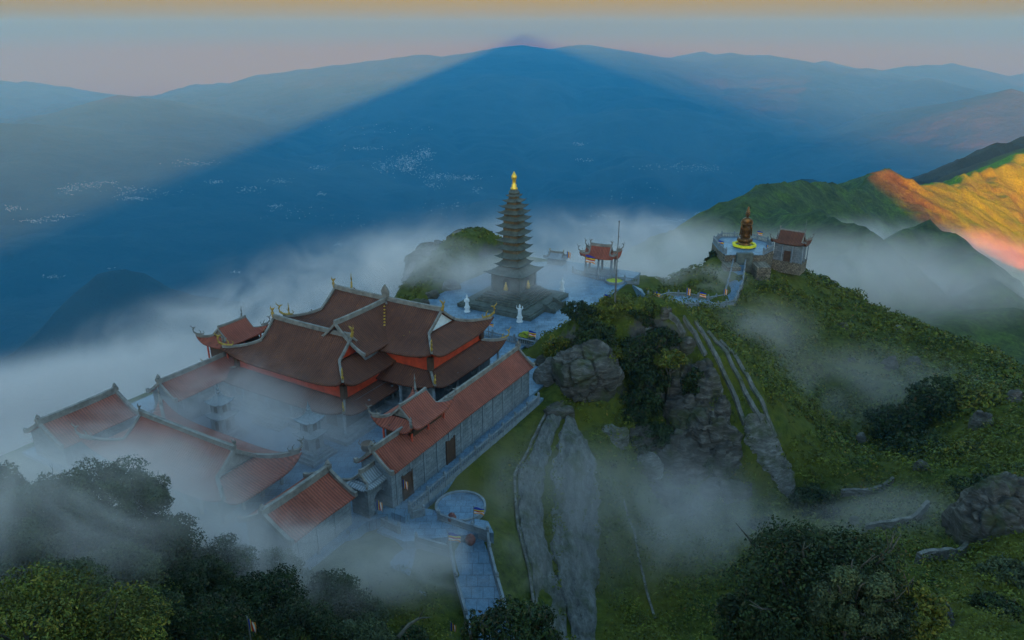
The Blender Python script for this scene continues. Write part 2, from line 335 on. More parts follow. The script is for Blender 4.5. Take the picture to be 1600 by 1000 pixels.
#=================================================================== STONE MATERIALS
def stone_mat(name, c1, c2, bw=1.2, bh=0.6, mortar=(.06,.06,.06), rough=.8, msize=.03, axis='Z', bumpd=.04, var=.12):
    """weathered blocks or slabs laid in the object's own space"""
    m, t, out = new_mat(name)
    tc = t.add('ShaderNodeTexCoord').outputs['Object']
    mp = t.add('ShaderNodeMapping'); t.l.new(tc, mp.inputs[0])
    if axis == 'X': mp.inputs['Rotation'].default_value = (R(90), 0, R(90))
    if axis == 'Y': mp.inputs['Rotation'].default_value = (R(90), 0, 0)
    br = t.add('ShaderNodeTexBrick'); t.l.new(mp.outputs[0], br.inputs['Vector'])
    br.inputs['Color1'].default_value = (*c1, 1); br.inputs['Color2'].default_value = (*c2, 1); br.inputs['Mortar'].default_value = (*mortar, 1)
    br.inputs['Scale'].default_value = 1; br.inputs['Mortar Size'].default_value = msize; br.inputs['Mortar Smooth'].default_value = .3
    br.inputs['Brick Width'].default_value = bw; br.inputs['Row Height'].default_value = bh
    n1 = t.noise(tc, 0.35, 6, .7); n2 = t.noise(tc, 3.0, 5, .6)
    c = t.mix(1.0, br.outputs['Color'], t.ramp(n1, [(.3, (.62, .62, .60)), (.5, (1., 1., 1.)), (.72, (1.25, 1.22, 1.18))]), 'MULTIPLY')
    c = t.mix(1.0, c, t.ramp(n2, [(.3, 1-var*2), (.7, 1+var)]), 'MULTIPLY')
    h = t.math('ADD', t.math('MULTIPLY', br.outputs['Fac'], -1.0), t.math('MULTIPLY', n2, .5))
    bsdf(t, out, c, rough, .25, h, bumpd, .7); return m
M = {}
M['paving'] = stone_mat('paving', (.10,.17,.24), (.15,.235,.31), 1.2, 1.2, (.06,.09,.13), .45)
M['stone_x'] = stone_mat('stone_wall_x', (.15,.17,.185), (.21,.23,.245), 1.0, .5, (.11,.12,.13), .85, axis='Y')
M['stone_y'] = stone_mat('stone_wall_y', (.15,.17,.185), (.21,.23,.245), 1.0, .5, (.11,.12,.13), .85, axis='X')
M['rubble'] = stone_mat('rubble_wall', (.15,.12,.085), (.26,.21,.15), .7, .4, (.07,.06,.05), .9, .05, 'Y', .1, .3)
def plain_mat(name, col, rough=.7, var=.25, sc=2.0, metal=0.0, spec=.3, bd=.02):
    m, t, out = new_mat(name); tc = t.add('ShaderNodeTexCoord').outputs['Object']
    n = t.noise(tc, sc, 6, .65)
    c = t.mix(1.0, col, t.ramp(n, [(.3, 1-var), (.5, 1.0), (.7, 1+var)]), 'MULTIPLY')
    bsdf(t, out, c, rough, spec, n, bd, .5, metal); return m
M['trim'] = plain_mat('ridge_plaster', (.19,.165,.14), .8, .45, 1.2)
M['baluster'] = plain_mat('carved_grey_stone', (.17,.19,.205), .8, .3, 1.5)
M['white'] = plain_mat('white_stone', (.62,.64,.64), .6, .15)
M['red'] = plain_mat('red_lacquer', (.50,.055,.018), .6, .3, 1.0)
M['gold'] = plain_mat('gold_leaf', (.80,.50,.07), .35, .25, 3.0, .6)
M['gold_dull'] = plain_mat('gilded_ornament', (.36,.22,.04), .55, .5, 2.5, .3)
M['bronze'] = plain_mat('bronze', (.16,.075,.025), .38, .5, 1.0, .75)
M['wood'] = plain_mat('dark_timber', (.07,.035,.02), .7, .3)
M['tower'] = plain_mat('tower_stone', (.085,.095,.08), .85, .45, .9)
M['tower_wall'] = plain_mat('tower_wall_stone', (.14,.10,.055), .85, .45, .9)
M['yellow'] = plain_mat('yellow_flowers', (.75,.62,.02), .8, .25, 3.0, bd=.1)
M['leaf_bed'] = plain_mat('flower_bed', (.35,.36,.03), .9, .6, 4.0, bd=.2)
M['metal'] = plain_mat('weathered_steel', (.18,.17,.16), .5, .2, 1.0, .6)
M['dark'] = plain_mat('dark_opening', (.015,.014,.013), .9, .1)
def roof_mat(name, c1, c2, moss):
    m, t, out = new_mat(name)
    uvn = t.add('ShaderNodeUVMap').outputs[0]; s_ = t.add('ShaderNodeSeparateXYZ'); t.l.new(uvn, s_.inputs[0])
    tc = t.add('ShaderNodeTexCoord').outputs['Object']
    w1 = t.math('SINE', t.math('MULTIPLY', s_.outputs[0], 2*math.pi/0.34))
    w2 = t.math('FRACT', t.math('MULTIPLY', s_.outputs[1], 1/0.42))
    n1 = t.noise(tc, .25, 6, .7); n2 = t.noise(tc, 2.2, 6, .7)
    st = t.add('ShaderNodeMapping'); t.l.new(uvn, st.inputs[0]); st.inputs['Scale'].default_value = (2.6, .22, 1); n3 = t.noise(st.outputs[0], 1.0, 5, .7)
    c = t.mix(t.ramp(n3, [(.3, 0.0), (.7, 1.0)]), c1, c2)
    c = t.mix(t.ramp(n2, [(.56, 0.0), (.72, .85)]), c, moss)
    c = t.mix(1.0, c, t.ramp(n1, [(.3, .7), (.7, 1.25)]), 'MULTIPLY')
    c = t.mix(1.0, c, t.ramp(t.math('ADD', t.math('MULTIPLY', w1, .35), .5), [(0, .45), (.6, 1.05)]), 'MULTIPLY')
    h = t.math('ADD', t.math('MULTIPLY', w1, .5), t.math('MULTIPLY', w2, -.6))
    bsdf(t, out, c, .8, .25, h, .07, .9); return m
M['tiles_brown'] = roof_mat('brown_roof_tiles', (.10,.036,.022), (.16,.058,.032), (.25,.08,.015))
M['tiles_red'] = roof_mat('red_roof_tiles', (.26,.062,.038), (.36,.10,.058), (.15,.05,.035))
#=================================================================== MESH BUILDER
class MB:
    def __init__(s): s.v = []; s.f = []; s.uv = {}
    def add(s, vs, fs, uvs=None):
        b = len(s.v); s.v += [tuple(v) for v in vs]
        for k, f in enumerate(fs):
            s.f.append(tuple(i+b for i in f))
            if uvs is not None: s.uv[len(s.f)-1] = uvs[k]
    def box(s, x0, x1, y0, y1, z0, z1, M4=None):
        v = [Vector((x, y, z)) for z in (z0, z1) for y in (y0, y1) for x in (x0, x1)]
        if M4 is not None: v = [M4 @ p for p in v]
        s.add(v, [(0,2,3,1),(4,5,7,6),(0,1,5,4),(2,6,7,3),(0,4,6,2),(1,3,7,5)])
    def lathe(s, prof, n=12, c=(0,0), sx=1.0, sy=1.0, ph=0.0, M4=None):
        vs = []; fs = []; m = len(prof)
        for r, z in prof:
            for i in range(n):
                a = 2*math.pi*i/n+ph; p = Vector((c[0]+r*sx*math.cos(a), c[1]+r*sy*math.sin(a), z)); vs.append(M4 @ p if M4 is not None else p)
        for j in range(m-1):
            for i in range(n): fs.append((j*n+i, j*n+(i+1)%n, (j+1)*n+(i+1)%n, (j+1)*n+i))
        fs.append(tuple(range(n-1, -1, -1))); fs.append(tuple((m-1)*n+i for i in range(n)))
        s.add(vs, fs)
    def tube(s, path, radii, n=6, up=Vector((0,0,1))):
        path = [Vector(p) for p in path]; m = len(path)
        if isinstance(radii, (int, float)): radii = [radii]*m
        vs = []; fs = []
        for j, p in enumerate(path):
            d = (path[min(j+1, m-1)]-path[max(j-1, 0)]).normalized(); a = d.cross(up)
            if a.length < 1e-3: a = d.cross(Vector((0,1,0)))
            a.normalize(); b = a.cross(d)
            for i in range(n): t_ = 2*math.pi*(i+.5)/n; vs.append(p+radii[j]*(math.cos(t_)*a+math.sin(t_)*b))
        for j in range(m-1):
            for i in range(n): fs.append((j*n+i, j*n+(i+1)%n, (j+1)*n+(i+1)%n, (j+1)*n+i))
        fs.append(tuple(range(n-1, -1, -1))); fs.append(tuple((m-1)*n+i for i in range(n))); s.add(vs, fs)
    def sweep(s, path, w_, h, base=-.1):
        """upright rectangular coping along a path"""
        path = [Vector(p) for p in path]; m = len(path); vs = []; fs = []
        for j, p in enumerate(path):
            d = path[min(j+1, m-1)]-path[max(j-1, 0)]; d.z = 0; d.normalize(); a = Vector((-d.y, d.x, 0))*w_/2
            vs += [p-a+Vector((0,0,base)), p+a+Vector((0,0,base)), p+a*.9+Vector((0,0,h)), p-a*.9+Vector((0,0,h))]
        for j in range(m-1):
            for i in range(4): fs.append((j*4+i, (j+1)*4+i, (j+1)*4+(i+1)%4, j*4+(i+1)%4))
        fs.append((0,1,2,3)); fs.append((m*4-1, m*4-2, m*4-3, m*4-4)); s.add(vs, fs)
    def mesh(s, name, smooth=False):
        me = bpy.data.meshes.new(name); me.from_pydata(s.v, [], s.f)
        if s.uv:
            l = me.uv_layers.new(name='UVMap')
            for p in me.polygons:
                u_ = s.uv.get(p.index)
                if u_:
                    for li, c in zip(p.loop_indices, u_): l.data[li].uv = c
        if smooth: me.polygons.foreach_set('use_smooth', [True]*len(me.polygons))
        bm = __import__('bmesh').new(); bm.from_mesh(me); __import__('bmesh').ops.recalc_face_normals(bm, faces=bm.faces); bm.to_mesh(me); bm.free()
        return me
    def build(s, name, mat, parent=None, smooth=False, **kw):
        return link(name, s.mesh(name, smooth), mat, parent, **kw)
    def build_each(s, name, mat, parent, smooth=False, gap=.02):
        """one object for every cluster of pieces that touch"""
        n = len(s.v); up = list(range(n))
        def find(i):
            while up[i] != i: up[i] = up[up[i]]; i = up[i]
            return i
        for f in s.f:
            for i in f[1:]: up[find(i)] = find(f[0])
        comp = {}
        for i in range(n): comp.setdefault(find(i), []).append(i)
        cl = []
        for ids in comp.values():
            bb = [min(s.v[i][k] for i in ids)-gap for k in range(3)]+[max(s.v[i][k] for i in ids)+gap for k in range(3)]; ids = list(ids)
            again = True
            while again:
                again = False
                for c in cl:
                    if all(bb[k] <= c[0][k+3] and c[0][k] <= bb[k+3] for k in range(3)):
                        bb = [min(bb[k], c[0][k]) for k in range(3)]+[max(bb[k+3], c[0][k+3]) for k in range(3)]; ids += c[1]; cl.remove(c); again = True; break
            cl.append((bb, ids))
        res = []
        own = {}
        for ci, c in enumerate(cl):
            for i in c[1]: own[i] = ci
        per = [[] for _ in cl]
        for fi, f in enumerate(s.f): per[own[f[0]]].append(fi)
        for ci, c in enumerate(cl):
            mp = {}; m2 = MB()
            for i in sorted(c[1]): mp[i] = len(m2.v); m2.v.append(s.v[i])
            for fi in per[ci]:
                m2.f.append(tuple(mp[i] for i in s.f[fi]))
                if fi in s.uv: m2.uv[len(m2.f)-1] = s.uv[fi]
            res.append(m2.build(name, mat, parent, smooth))
        return res
def thing(name, label, cat, loc=(0,0,0), rz=0.0, group=None):
    o = bpy.data.objects.new(name, None); COL.objects.link(o); o.location = loc; o.rotation_euler = (0, 0, rz)
    o.empty_display_size = 1; o['label'] = label; o['category'] = cat
    if group: o['group'] = group
    return o
def dup(root, loc=None, rz=None, label=None, scale=None):
    def cp(o, par):
        c = o.copy(); COL.objects.link(c); c.parent = par
        for ch in [k for k in ALLCH.get(o.name, [])]: cp(ch, c)
        return c
    ALLCH = {}
    for k in root.children_recursive: ALLCH.setdefault(k.parent.name, []).append(k)
    c = cp(root, None)
    if loc is not None: c.location = loc
    if rz is not None: c.rotation_euler = (0, 0, rz)
    if label: c['label'] = label
    if scale is not None: c.scale = (scale,)*3
    return c
#=================================================================== CURVED TEMPLE ROOFS
def roof(parent, L, a, b, ze, zr, tg=.45, lift=1.0, thick=.22, mat='tiles_brown', trim='trim', orn='gold_dull', gable=None, cw=.34, crescent=True, name='roof', ornsc=1.0, hook=True, pw=1.5, ridge_rise=.5):
    """hip-and-gable roof: ridge half-length L, eaves half-size a x b, long axis = local x"""
    zf = lambda s: ze+(zr-ze)*(1-s)**pw
    def tt(s): return 0 if s < tg else (s-tg)/(1-tg)
    hl = lambda s: L+(a-L)*tt(s)
    fl = lambda s, k: lift*(abs(k)**5)*(tt(s)**1.3)
    mb = MB(); NX, NT_ = 24, 12
    srow = sorted(set([i/NT_ for i in range(NT_+1)]+[tg]))
    def patch(fn, rows, cols):
        vs = []; uvs = []
        for s in rows:
            for c in cols: p, q = fn(s, c); vs.append(p); uvs.append(q)
        n = len(cols); fs = []; fu = []
        for j in range(len(rows)-1):
            for i in range(n-1):
                f = (j*n+i, j*n+i+1, (j+1)*n+i+1, (j+1)*n+i); fs.append(f); fu.append([uvs[k] for k in f])
        mb.add(vs, fs, fu)
    cols = [-1+2*i/NX for i in range(NX+1)]
    slen = math.hypot(b, zr-ze)
    for sg in (1, -1):
        patch(lambda s, k: ((Vector((k*hl(s), sg*(b*s+.12*b*fl(s,k)/max(lift,.1)*.5), zf(s)+fl(s,k)))), (k*hl(s)+50, s*slen)), srow, cols)
    if tg < .999:
        rows = [s for s in srow if s >= tg-1e-6]; c2 = [-1+2*i/16 for i in range(17)]
        for sg in (1, -1):
            patch(lambda s, k: ((Vector((sg*(hl(s)+.05*a*fl(s,k)/max(lift,.1)*.5), k*b*s, zf(s)+fl(s,k)))), (k*b*s+90, s*slen)), rows, c2)
    o = mb.build(name, M[mat], parent, smooth=True)
    so_ = o.modifiers.new('thickness', 'SOLIDIFY'); so_.thickness = thick; so_.offset = -1 if False else -1
    # gable triangles
    g = MB()
    for sg in (1, -1):
        x = sg*(L-.25); vs = [Vector((x, sg2*b*s, zf(s)-.05)) for sg2, ss in ((1, [s for s in srow if s <= tg+1e-6]),) for s in ss]
        vs2 = [Vector((x, -p.y, p.z)) for p in vs[1:]]
        poly = list(reversed(vs2))+vs
        g.add(poly, [tuple(range(len(poly)))])
    if gable: g.build_each('gable', M[gable], o)
    # ridges, verges and hips
    r = MB()
    pk = [Vector((L*(-1+2*i/14)*1.02, 0, zf(0)+ridge_rise*.25*(abs(-1+2*i/14)**3))) for i in range(15)]
    r.sweep(pk, cw*1.15, cw*1.5, -.15)
    for sx in (1, -1):
        for sy in (1, -1):
            vg = [Vector((sx*(L+.02), sy*b*s, zf(s))) for s in srow if s <= tg+1e-6]
            hp = [Vector((sx*hl(s), sy*b*s, zf(s)+fl(s,1))) for s in srow if s >= tg-1e-6]
            r.sweep(vg, cw, cw*.95, -.12)
            if tg < .999: r.sweep(hp, cw, cw*.9, -.12)
    r.build_each('ridge_coping', M[trim], o)
    # curled ornaments at hip tips and ridge ends
    q = MB()
    if hook:
        for sx in (1, -1):
            for sy in (1, -1):
                if tg > .99: continue
                tip = Vector((sx*hl(1), sy*b, zf(1)+fl(1,1))); d = Vector((sx*(a-L), sy*b*(1-tg), 0)).normalized(); S = ornsc
                ph = [tip+d*x*S+Vector((0,0,z*S)) for x, z in ((-1.3,.15),(-.7,.2),(-.1,.35),(.35,.75),(.45,1.25),(.2,1.65),(-.15,1.75))]
                q.tube(ph, [.16*S,.17*S,.18*S,.16*S,.13*S,.12*S,.05*S], 5)
                q.tube([tip+Vector((0,0,1.5*S))+d*.3*S, tip+Vector((0,0,2.0*S))+d*.75*S, tip+Vector((0,0,2.3*S))+d*.7*S], [.1*S,.07*S,.02], 4)
                q.tube([tip-d*.9*S, tip-d*.85*S+Vector((0,0,.7*S)), tip-d*.55*S+Vector((0,0,1.1*S))], [.12*S,.09*S,.03], 4)
                q.tube([tip-d*1.3*S, tip-d*1.5*S+Vector((0,0,.5*S)), tip-d*1.3*S+Vector((0,0,.8*S))], [.1*S,.07*S,.03], 4)
    if crescent:
        for sx in (1, -1):
            e = Vector((sx*L*1.02, 0, zr+ridge_rise*.25)); S = ornsc
            q.tube([e+Vector((-sx*.1*S,0,0)), e+Vector((sx*.12*S,0,.7*S)), e+Vector((-sx*.05*S,0,1.2*S)), e+Vector((-sx*.45*S,0,1.45*S))], [.22*S,.2*S,.17*S,.05*S], 6)
            q.tube([e+Vector((sx*.05*S,0,.9*S)), e+Vector((sx*.35*S,0,1.3*S)), e+Vector((sx*.25*S,0,1.65*S))], [.14*S,.1*S,.03], 5)
    if q.v: q.build_each('roof_ornament', M[orn], o)
    return o
def dougong(parent, hx, hy, z, n, name='bracket', mat='wood'):
    mb = MB()
    for sx in (1, -1):
        for i in range(n):
            x = -hx+2*hx*i/(n-1)
            mb.box(x-.12, x+.12, sx*hy-.35, sx*hy+.35, z-.3, z)
    for sy in (1, -1):
        k = max(2, int(n*hy/hx))
        for i in range(k):
            y = -hy+2*hy*i/(k-1)
            mb.box(sy*hx-.35, sy*hx+.35, y-.12, y+.12, z-.31, z-.01)
    return mb.build_each(name, M[mat], parent)
def walls(parent, hx, hy, z0, z1, mx='stone_x', my='stone_y', th=.3, name='wall'):
    mb = MB(); mb.box(-hx, hx, -hy, -hy+th, z0, z1); mb.box(-hx, hx, hy-th, hy, z0, z1)
    w1 = mb.build_each(name, M[mx], parent)[0]
    mb = MB(); mb.box(-hx, -hx+th, -hy+th, hy-th, z0, z1); mb.box(hx-th, hx, -hy+th, hy-th, z0, z1)
    mb.build_each('end_'+name, M[my], parent); return w1
def columns(parent, hx, hy, z0, z1, nx, ny, r=.22, mat='baluster', name='column'):
    for sy in (1, -1):
        for i in range(nx):
            mb = MB(); x = -hx+2*hx*i/(nx-1)
            mb.lathe([(r*1.5, z0), (r*1.5, z0+.15), (r, z0+.3), (r*.92, z1)], 8, (x, sy*hy)); mb.build(name, M[mat], parent, True)
    for sx in (1, -1):
        for i in range(1, ny-1):
            mb = MB(); y = -hy+2*hy*i/(ny-1)
            mb.lathe([(r*1.5, z0), (r*1.5, z0+.15), (r, z0+.3), (r*.92, z1)], 8, (sx*hx, y)); mb.build(name, M[mat], parent, True)
RU = R(60)                      # local x = u axis, local y = -v
RV = R(-30)                     # local x = v axis, local y = u
def hall(name, label, u, v, zlow_tip, zup_tip, zr, Lr, a, b, la, lb, base=1.2, nb=9, gab='red'):
    h = thing(name, label, 'temple hall', uv(u, v, 0), RV, None)
    lift = 1.5; ze1 = zup_tip-lift; ze2 = zlow_tip-lift*.9
    roof(h, Lr, a, b, ze1, zr, .42, lift, mat='tiles_brown', gable=gab, name='upper_roof', ornsc=1.05)
    # lower skirt roof
    zt = ze1-1.95; ri_a, ri_b = a-1.25, b-1.25; sk = MB()
    rows = [i/8 for i in range(9)]
    def skirt(s, k, ax, sg):
        A = ri_a+(la-ri_a)*s; B = ri_b+(lb-ri_b)*s; z = ze2+(zt-ze2)*(1-s)**1.3+lift*.9*abs(k)**6*s**1.3
        return (Vector((k*A, sg*B, z)), (k*A+30, s*4)) if ax == 0 else (Vector((sg*A, k*B, z)), (k*B+70, s*4))
    for ax in (0, 1):
        for sg in (1, -1):
            vs = []; us = []; cols = [-1+2*i/24 for i in range(25)]
            for s in rows:
                for k in cols: p, q = skirt(s, k, ax, sg); vs.append(p); us.append(q)
            fs = []; fu = []
            for j in range(8):
                for i in range(24):
                    f = (j*25+i, j*25+i+1, (j+1)*25+i+1, (j+1)*25+i); fs.append(f); fu.append([us[k_] for k_ in f])
            sk.add(vs, fs, fu)
    so_ = sk.build('lower_roof', M['tiles_brown'], h, True); md = so_.modifiers.new('thickness', 'SOLIDIFY'); md.thickness = .2; md.offset = -1
    r = MB(); q = MB()
    for sx in (1, -1):
        for sy in (1, -1):
            path = [Vector((sx*(ri_a+(la-ri_a)*s), sy*(ri_b+(lb-ri_b)*s), ze2+(zt-ze2)*(1-s)**1.3+lift*.9*s**1.3)) for s in rows]
            r.sweep(path, .34, .3, -.1); tip = path[-1]; d = (path[-1]-path[-2]); d.z = 0; d.normalize(); S = .95
            q.tube([tip+d*x*S+Vector((0,0,z*S)) for x, z in ((-1.0,.1),(-.3,.2),(.25,.5),(.4,1.0),(.2,1.4),(-.15,1.5))], [.14,.15,.15,.12,.1,.04], 5)
            q.tube([tip-d*.7, tip-d*.7+Vector((0,0,.6)), tip-d*.4+Vector((0,0,.95))], [.1,.08,.03], 4)
            q.tube([tip+Vector((0,0,1.3))+d*.3, tip+Vector((0,0,1.75))+d*.65, tip+Vector((0,0,2.0))+d*.6], [.09,.06,.02], 4)
    r.build_each('ridge_coping', M['trim'], so_); q.build_each('roof_ornament', M['gold_dull'], so_)
    # red band between the two roofs
    mb = MB(); mb.box(-ri_a+.1, ri_a-.1, -ri_b+.1, ri_b-.1, zt-.5, ze1+.2); band = mb.build('red_frieze', M['red'], h)
    mb = MB()
    for sx in (1, -1):
        for sy in (1, -1):
            mb.box(sx*ri_a-.35, sx*ri_a+.35, sy*ri_b-.35, sy*ri_b+.35, zt+.2, ze1+.15)
    for i in range(7):
        for sy in (1, -1):
            x = -ri_a+2*ri_a*(i+.5)/7; mb.box(x-.2, x+.2, sy*ri_b-.15, sy*ri_b+.22, ze1-.35, ze1+.15)
    mb.build_each('bracket', M['wood'], band)
    hx, hy = la-1.9, lb-1.9
    walls(h, hx, hy, base-.1, ze2+.75)
    for sx in (1, -1):            # round carved windows in the end walls
        mb = MB(); prof = []
        for k, yy in enumerate((-hy*.5, hy*.35)):
            Mt = Matrix.Translation((sx*(hx+.02), yy, base+(ze2-base)*.52)) @ Matrix.Rotation(R(90), 4, 'Y')
            mb.lathe([(.85,-.08),(.85,.1),(.62,.12),(.62,.0),(.3,.02),(.28,.1)], 20, M4=Mt)
        mb.build_each('round_window', M['baluster'], h, True)
    mb = MB()
    for i in range(5):
        x = -hx+2*hx*(i+.5)/5
        mb.box(x-.95, x+.95, -hy-.06, -hy+.1, base, base+(ze2-base)*.82)
    mb.build_each('door_panel', M['wood'], h)
    columns(h, la-1.0, lb-1.0, base, ze2+.35, 6, 4)
    for i, g_ in ((0, 1.4), (1, .7)):
        pass
    mb = MB(); mb.box(-la-.2, la+.2, -lb-.2, lb+.2, -.5, base*.55); mb.box(-la+.35, la-.35, -lb+.35, lb-.35, base*.55, base)
    mb.build('stone_base', M['baluster'], h)
    mb = MB()
    for k in range(5): mb.box(-2.6, 2.6, -lb-.2-.34*(5-k), -lb-.2-.34*(4-k)-.0, -.4, base*(k+1)/6)
    mb.build('front_steps', M['baluster'], h)
    return h
# ---- the two great halls and the link between them
rear = hall('rear_hall', 'largest brown-roofed double-eaved hall, nearest the stone tower', 80.3, -68.1, 6.3, 10.0, 12.8, 10.1, 13.8, 7.7, 15.4, 9.4, 1.6, gab='white')
front = hall('front_hall', 'brown-roofed double-eaved hall overlooking the misty courtyard', 69.6, -73.0, 4.75, 8.0, 11.0, 7.4, 11.4, 6.5, 12.9, 8.4, 1.0)
lk = thing('link_roof', 'brown roof ridge joining the two double-eaved halls, leaf finial at its upper end', 'connecting hall', uv(74.5, -68.0, 0), RU)
roof(lk, 5.3, 5.3, 5.0, 9.0, 12.6, .9999, .05, mat='tiles_brown', hook=False, crescent=False)
mb = MB()
fp = [(0,-.05),(.32,.35),(.62,.9),(.7,1.4),(.45,1.9),(0,2.5)]
for y0, y1 in ((-.14, .14),):
    out_ = [(x, z) for x, z in fp]+[(-x, z) for x, z in reversed(fp[1:-1])]
    vs = [Vector((y0, x, z)) for x, z in out_]+[Vector((y1, x, z)) for x, z in out_]; n = len(out_)
    mb.add(vs, [tuple(range(n)), tuple(range(2*n-1, n-1, -1))]+[(i, (i+1)%n, n+(i+1)%n, n+i) for i in range(n)])
fin = mb.build('leaf_finial', M['trim'], lk); fin.location = (5.6, 0, 12.7)
mb = MB()
for i in range(7): mb.lathe([(.02,-.02),(.16,.04),(.17,.12),(.02,.2)], 7, (4.6-i*.42, -.5-.32*i)); 
for k, i in enumerate(range(7)):
    for j in range(28): mb.v[k*28+j] = (mb.v[k*28+j][0], mb.v[k*28+j][1], mb.v[k*28+j][2]+9.0+3.6*max(0,(1-(.5+.32*i)/5.0))**1.5)
mb.build('gold_lantern_string', M['gold'], lk)
mb = MB(); mb.box(-4, 4, -3.8, 3.8, -.3, 8.9); mb.build('wall', M['stone_x'], lk)
# ---- long side galleries
def gallery(name, label, u0, u1, v, hw, ze, zr, mat='tiles_red', wm=('stone_x','stone_y'), dz=0.0, door=(), over=.45, trimw=.3):
    L = (u1-u0)/2
    h = thing(name, label, 'gallery', uv((u0+u1)/2, v, 0), RU)
    roof(h, L, L, hw, ze, zr, .9999, .02, mat=mat, hook=False, crescent=False, cw=trimw, thick=.2, pw=1.15)
    q = MB()
    for sx in (1, -1): q.box(sx*(L)-.3, sx*(L)+.3, -.3, .3, zr+.3, zr+.75); q.lathe([(.12,zr+.75),(.3,zr+.95),(.05,zr+1.35)], 7, (sx*L, 0))
    for sx in (1, -1):
        for sy in (1, -1): q.box(sx*L-.18, sx*L+.18, sy*hw-.22, sy*hw+.22, ze-.05, ze+.5)
    q.build_each('ridge_end', M['trim'], h)
    hy = hw-over; w_ = walls(h, L-.35, hy, dz, ze+.02, *wm)
    # gable walls up to the slope
    g = MB()
    for sx in (1, -1):
        x0, x1 = sx*(L-.62), sx*(L-.32); prof = [(hy*s, ze+(zr-ze)*(1-hy*s/hw)**1.15-.2) for s in (1,.8,.6,.4,.2,0)]
        pl = [(-y, z) for y, z in prof]+[(y, z) for y, z in reversed(prof[:-1])]; pl = [(-hy, ze-.1)]+pl+[(hy, ze-.1)]
        n = len(pl); vs = [Vector((x0, y, z)) for y, z in pl]+[Vector((x1, y, z)) for y, z in pl]
        g.add(vs, [tuple(range(n)), tuple(range(2*n-1, n-1, -1))]+[(i, (i+1)%n, n+(i+1)%n, n+i) for i in range(n)])
    g.build_each('gable_wall', M['stone_y'], h)
    for x, sy in door:
        mb = MB(); mb.box(x-.75, x+.75, sy*hy-.12 if sy < 0 else hy-.1, sy*hy+.12 if sy < 0 else hy+.12, dz, dz+3.1); mb.box(x-.95, x-.75, sy*hy-.16, sy*hy+.16, dz, dz+3.3); mb.box(x+.75, x+.95, sy*hy-.16, sy*hy+.16, dz, dz+3.3)
        mb.build('door', M['wood'], h)
    mb = MB()
    for k in range(int(2*L/2.6)):      # pilasters break up the long walls
        x = -L+1.2+k*2.6
        for sy in (1, -1): mb.box(x-.14, x+.14, sy*hy-.1, sy*hy+.1, dz, ze-.15)
    mb.build_each('pilaster', M['baluster'], h)
    return h
gD = gallery('side_gallery', 'long red-roofed gallery beside the stone balustrade walk and rock hill', 53.1, 85.6, -48.4, 2.55, 4.85, 7.0, door=((-13.2,-1),(-4.5,-1)))
gE = gallery('side_gallery', 'misty gallery with gabled end wall on the far side of the courtyard', 53.4, 82.0, -85.6, 2.9, 4.0, 6.0)
# front wings
gC = gallery('front_wing', 'short red-roofed front wing beside the little arched side gate', 40.2, 49.4, -51.6, 3.6, 3.6, 5.6, trimw=.42)
gA = gallery('front_wing', 'red-roofed front wing fading into the fog at the left', 39.6, 49.6, -89.5, 3.9, 3.2, 5.4, trimw=.42)
# front gatehouse
gb = thing('front_gatehouse', 'wide red-roofed gatehouse between the two front wings, half sunk in fog', 'gatehouse', uv(46.4, -71.0, 0), RV)
roof(gb, 8.2, 12.6, 5.4, 2.9, 6.2, .5, 1.7, mat='tiles_red', gable='trim', crescent=True, orn='trim', ornsc=.9, cw=.42)
walls(gb, 9.4, 3.6, -.3, 3.4); columns(gb, 10.2, 4.3, -.3, 3.1, 7, 4)
mb = MB()
for x in (-5, 0, 5): mb.box(x-1.3, x+1.3, -3.75, -3.4, -.3, 2.6); mb.box(x-1.3, x+1.3, 3.4, 3.75, -.3, 2.6)
mb.build_each('door_panel', M['wood'], gb)
# bell towers standing over the galleries
def belltower(label, u, v, z0, sc=1.0):
    h = thing('bell_tower', label, 'bell tower', uv(u, v, z0), RU, 'bell towers over the galleries')
    roof(h, 2.5*sc, 4.2*sc, 2.9*sc, 2.0, 4.1, .48, 1.1*sc, mat='tiles_red', gable='trim', crescent=False, orn='trim', ornsc=.75*sc, cw=.26)
    mb = MB(); mb.box(-3.0*sc, 3.0*sc, -1.9*sc, 1.9*sc, -1.5, 2.3); mb.build('tower_room', M['wood'], h)
    columns(h, 3.2*sc, 2.1*sc, -1.2, 2.2, 3, 2, .14, 'red'); dougong(h, 3.4*sc, 2.3*sc, 2.2, 7)
    return h
belltower('bell tower with upturned eaves astride the near red-roofed gallery', 61.8, -49.3, 5.2)
belltower('bell tower with upturned eaves above the far misty gallery', 67.5, -87.2, 5.4)
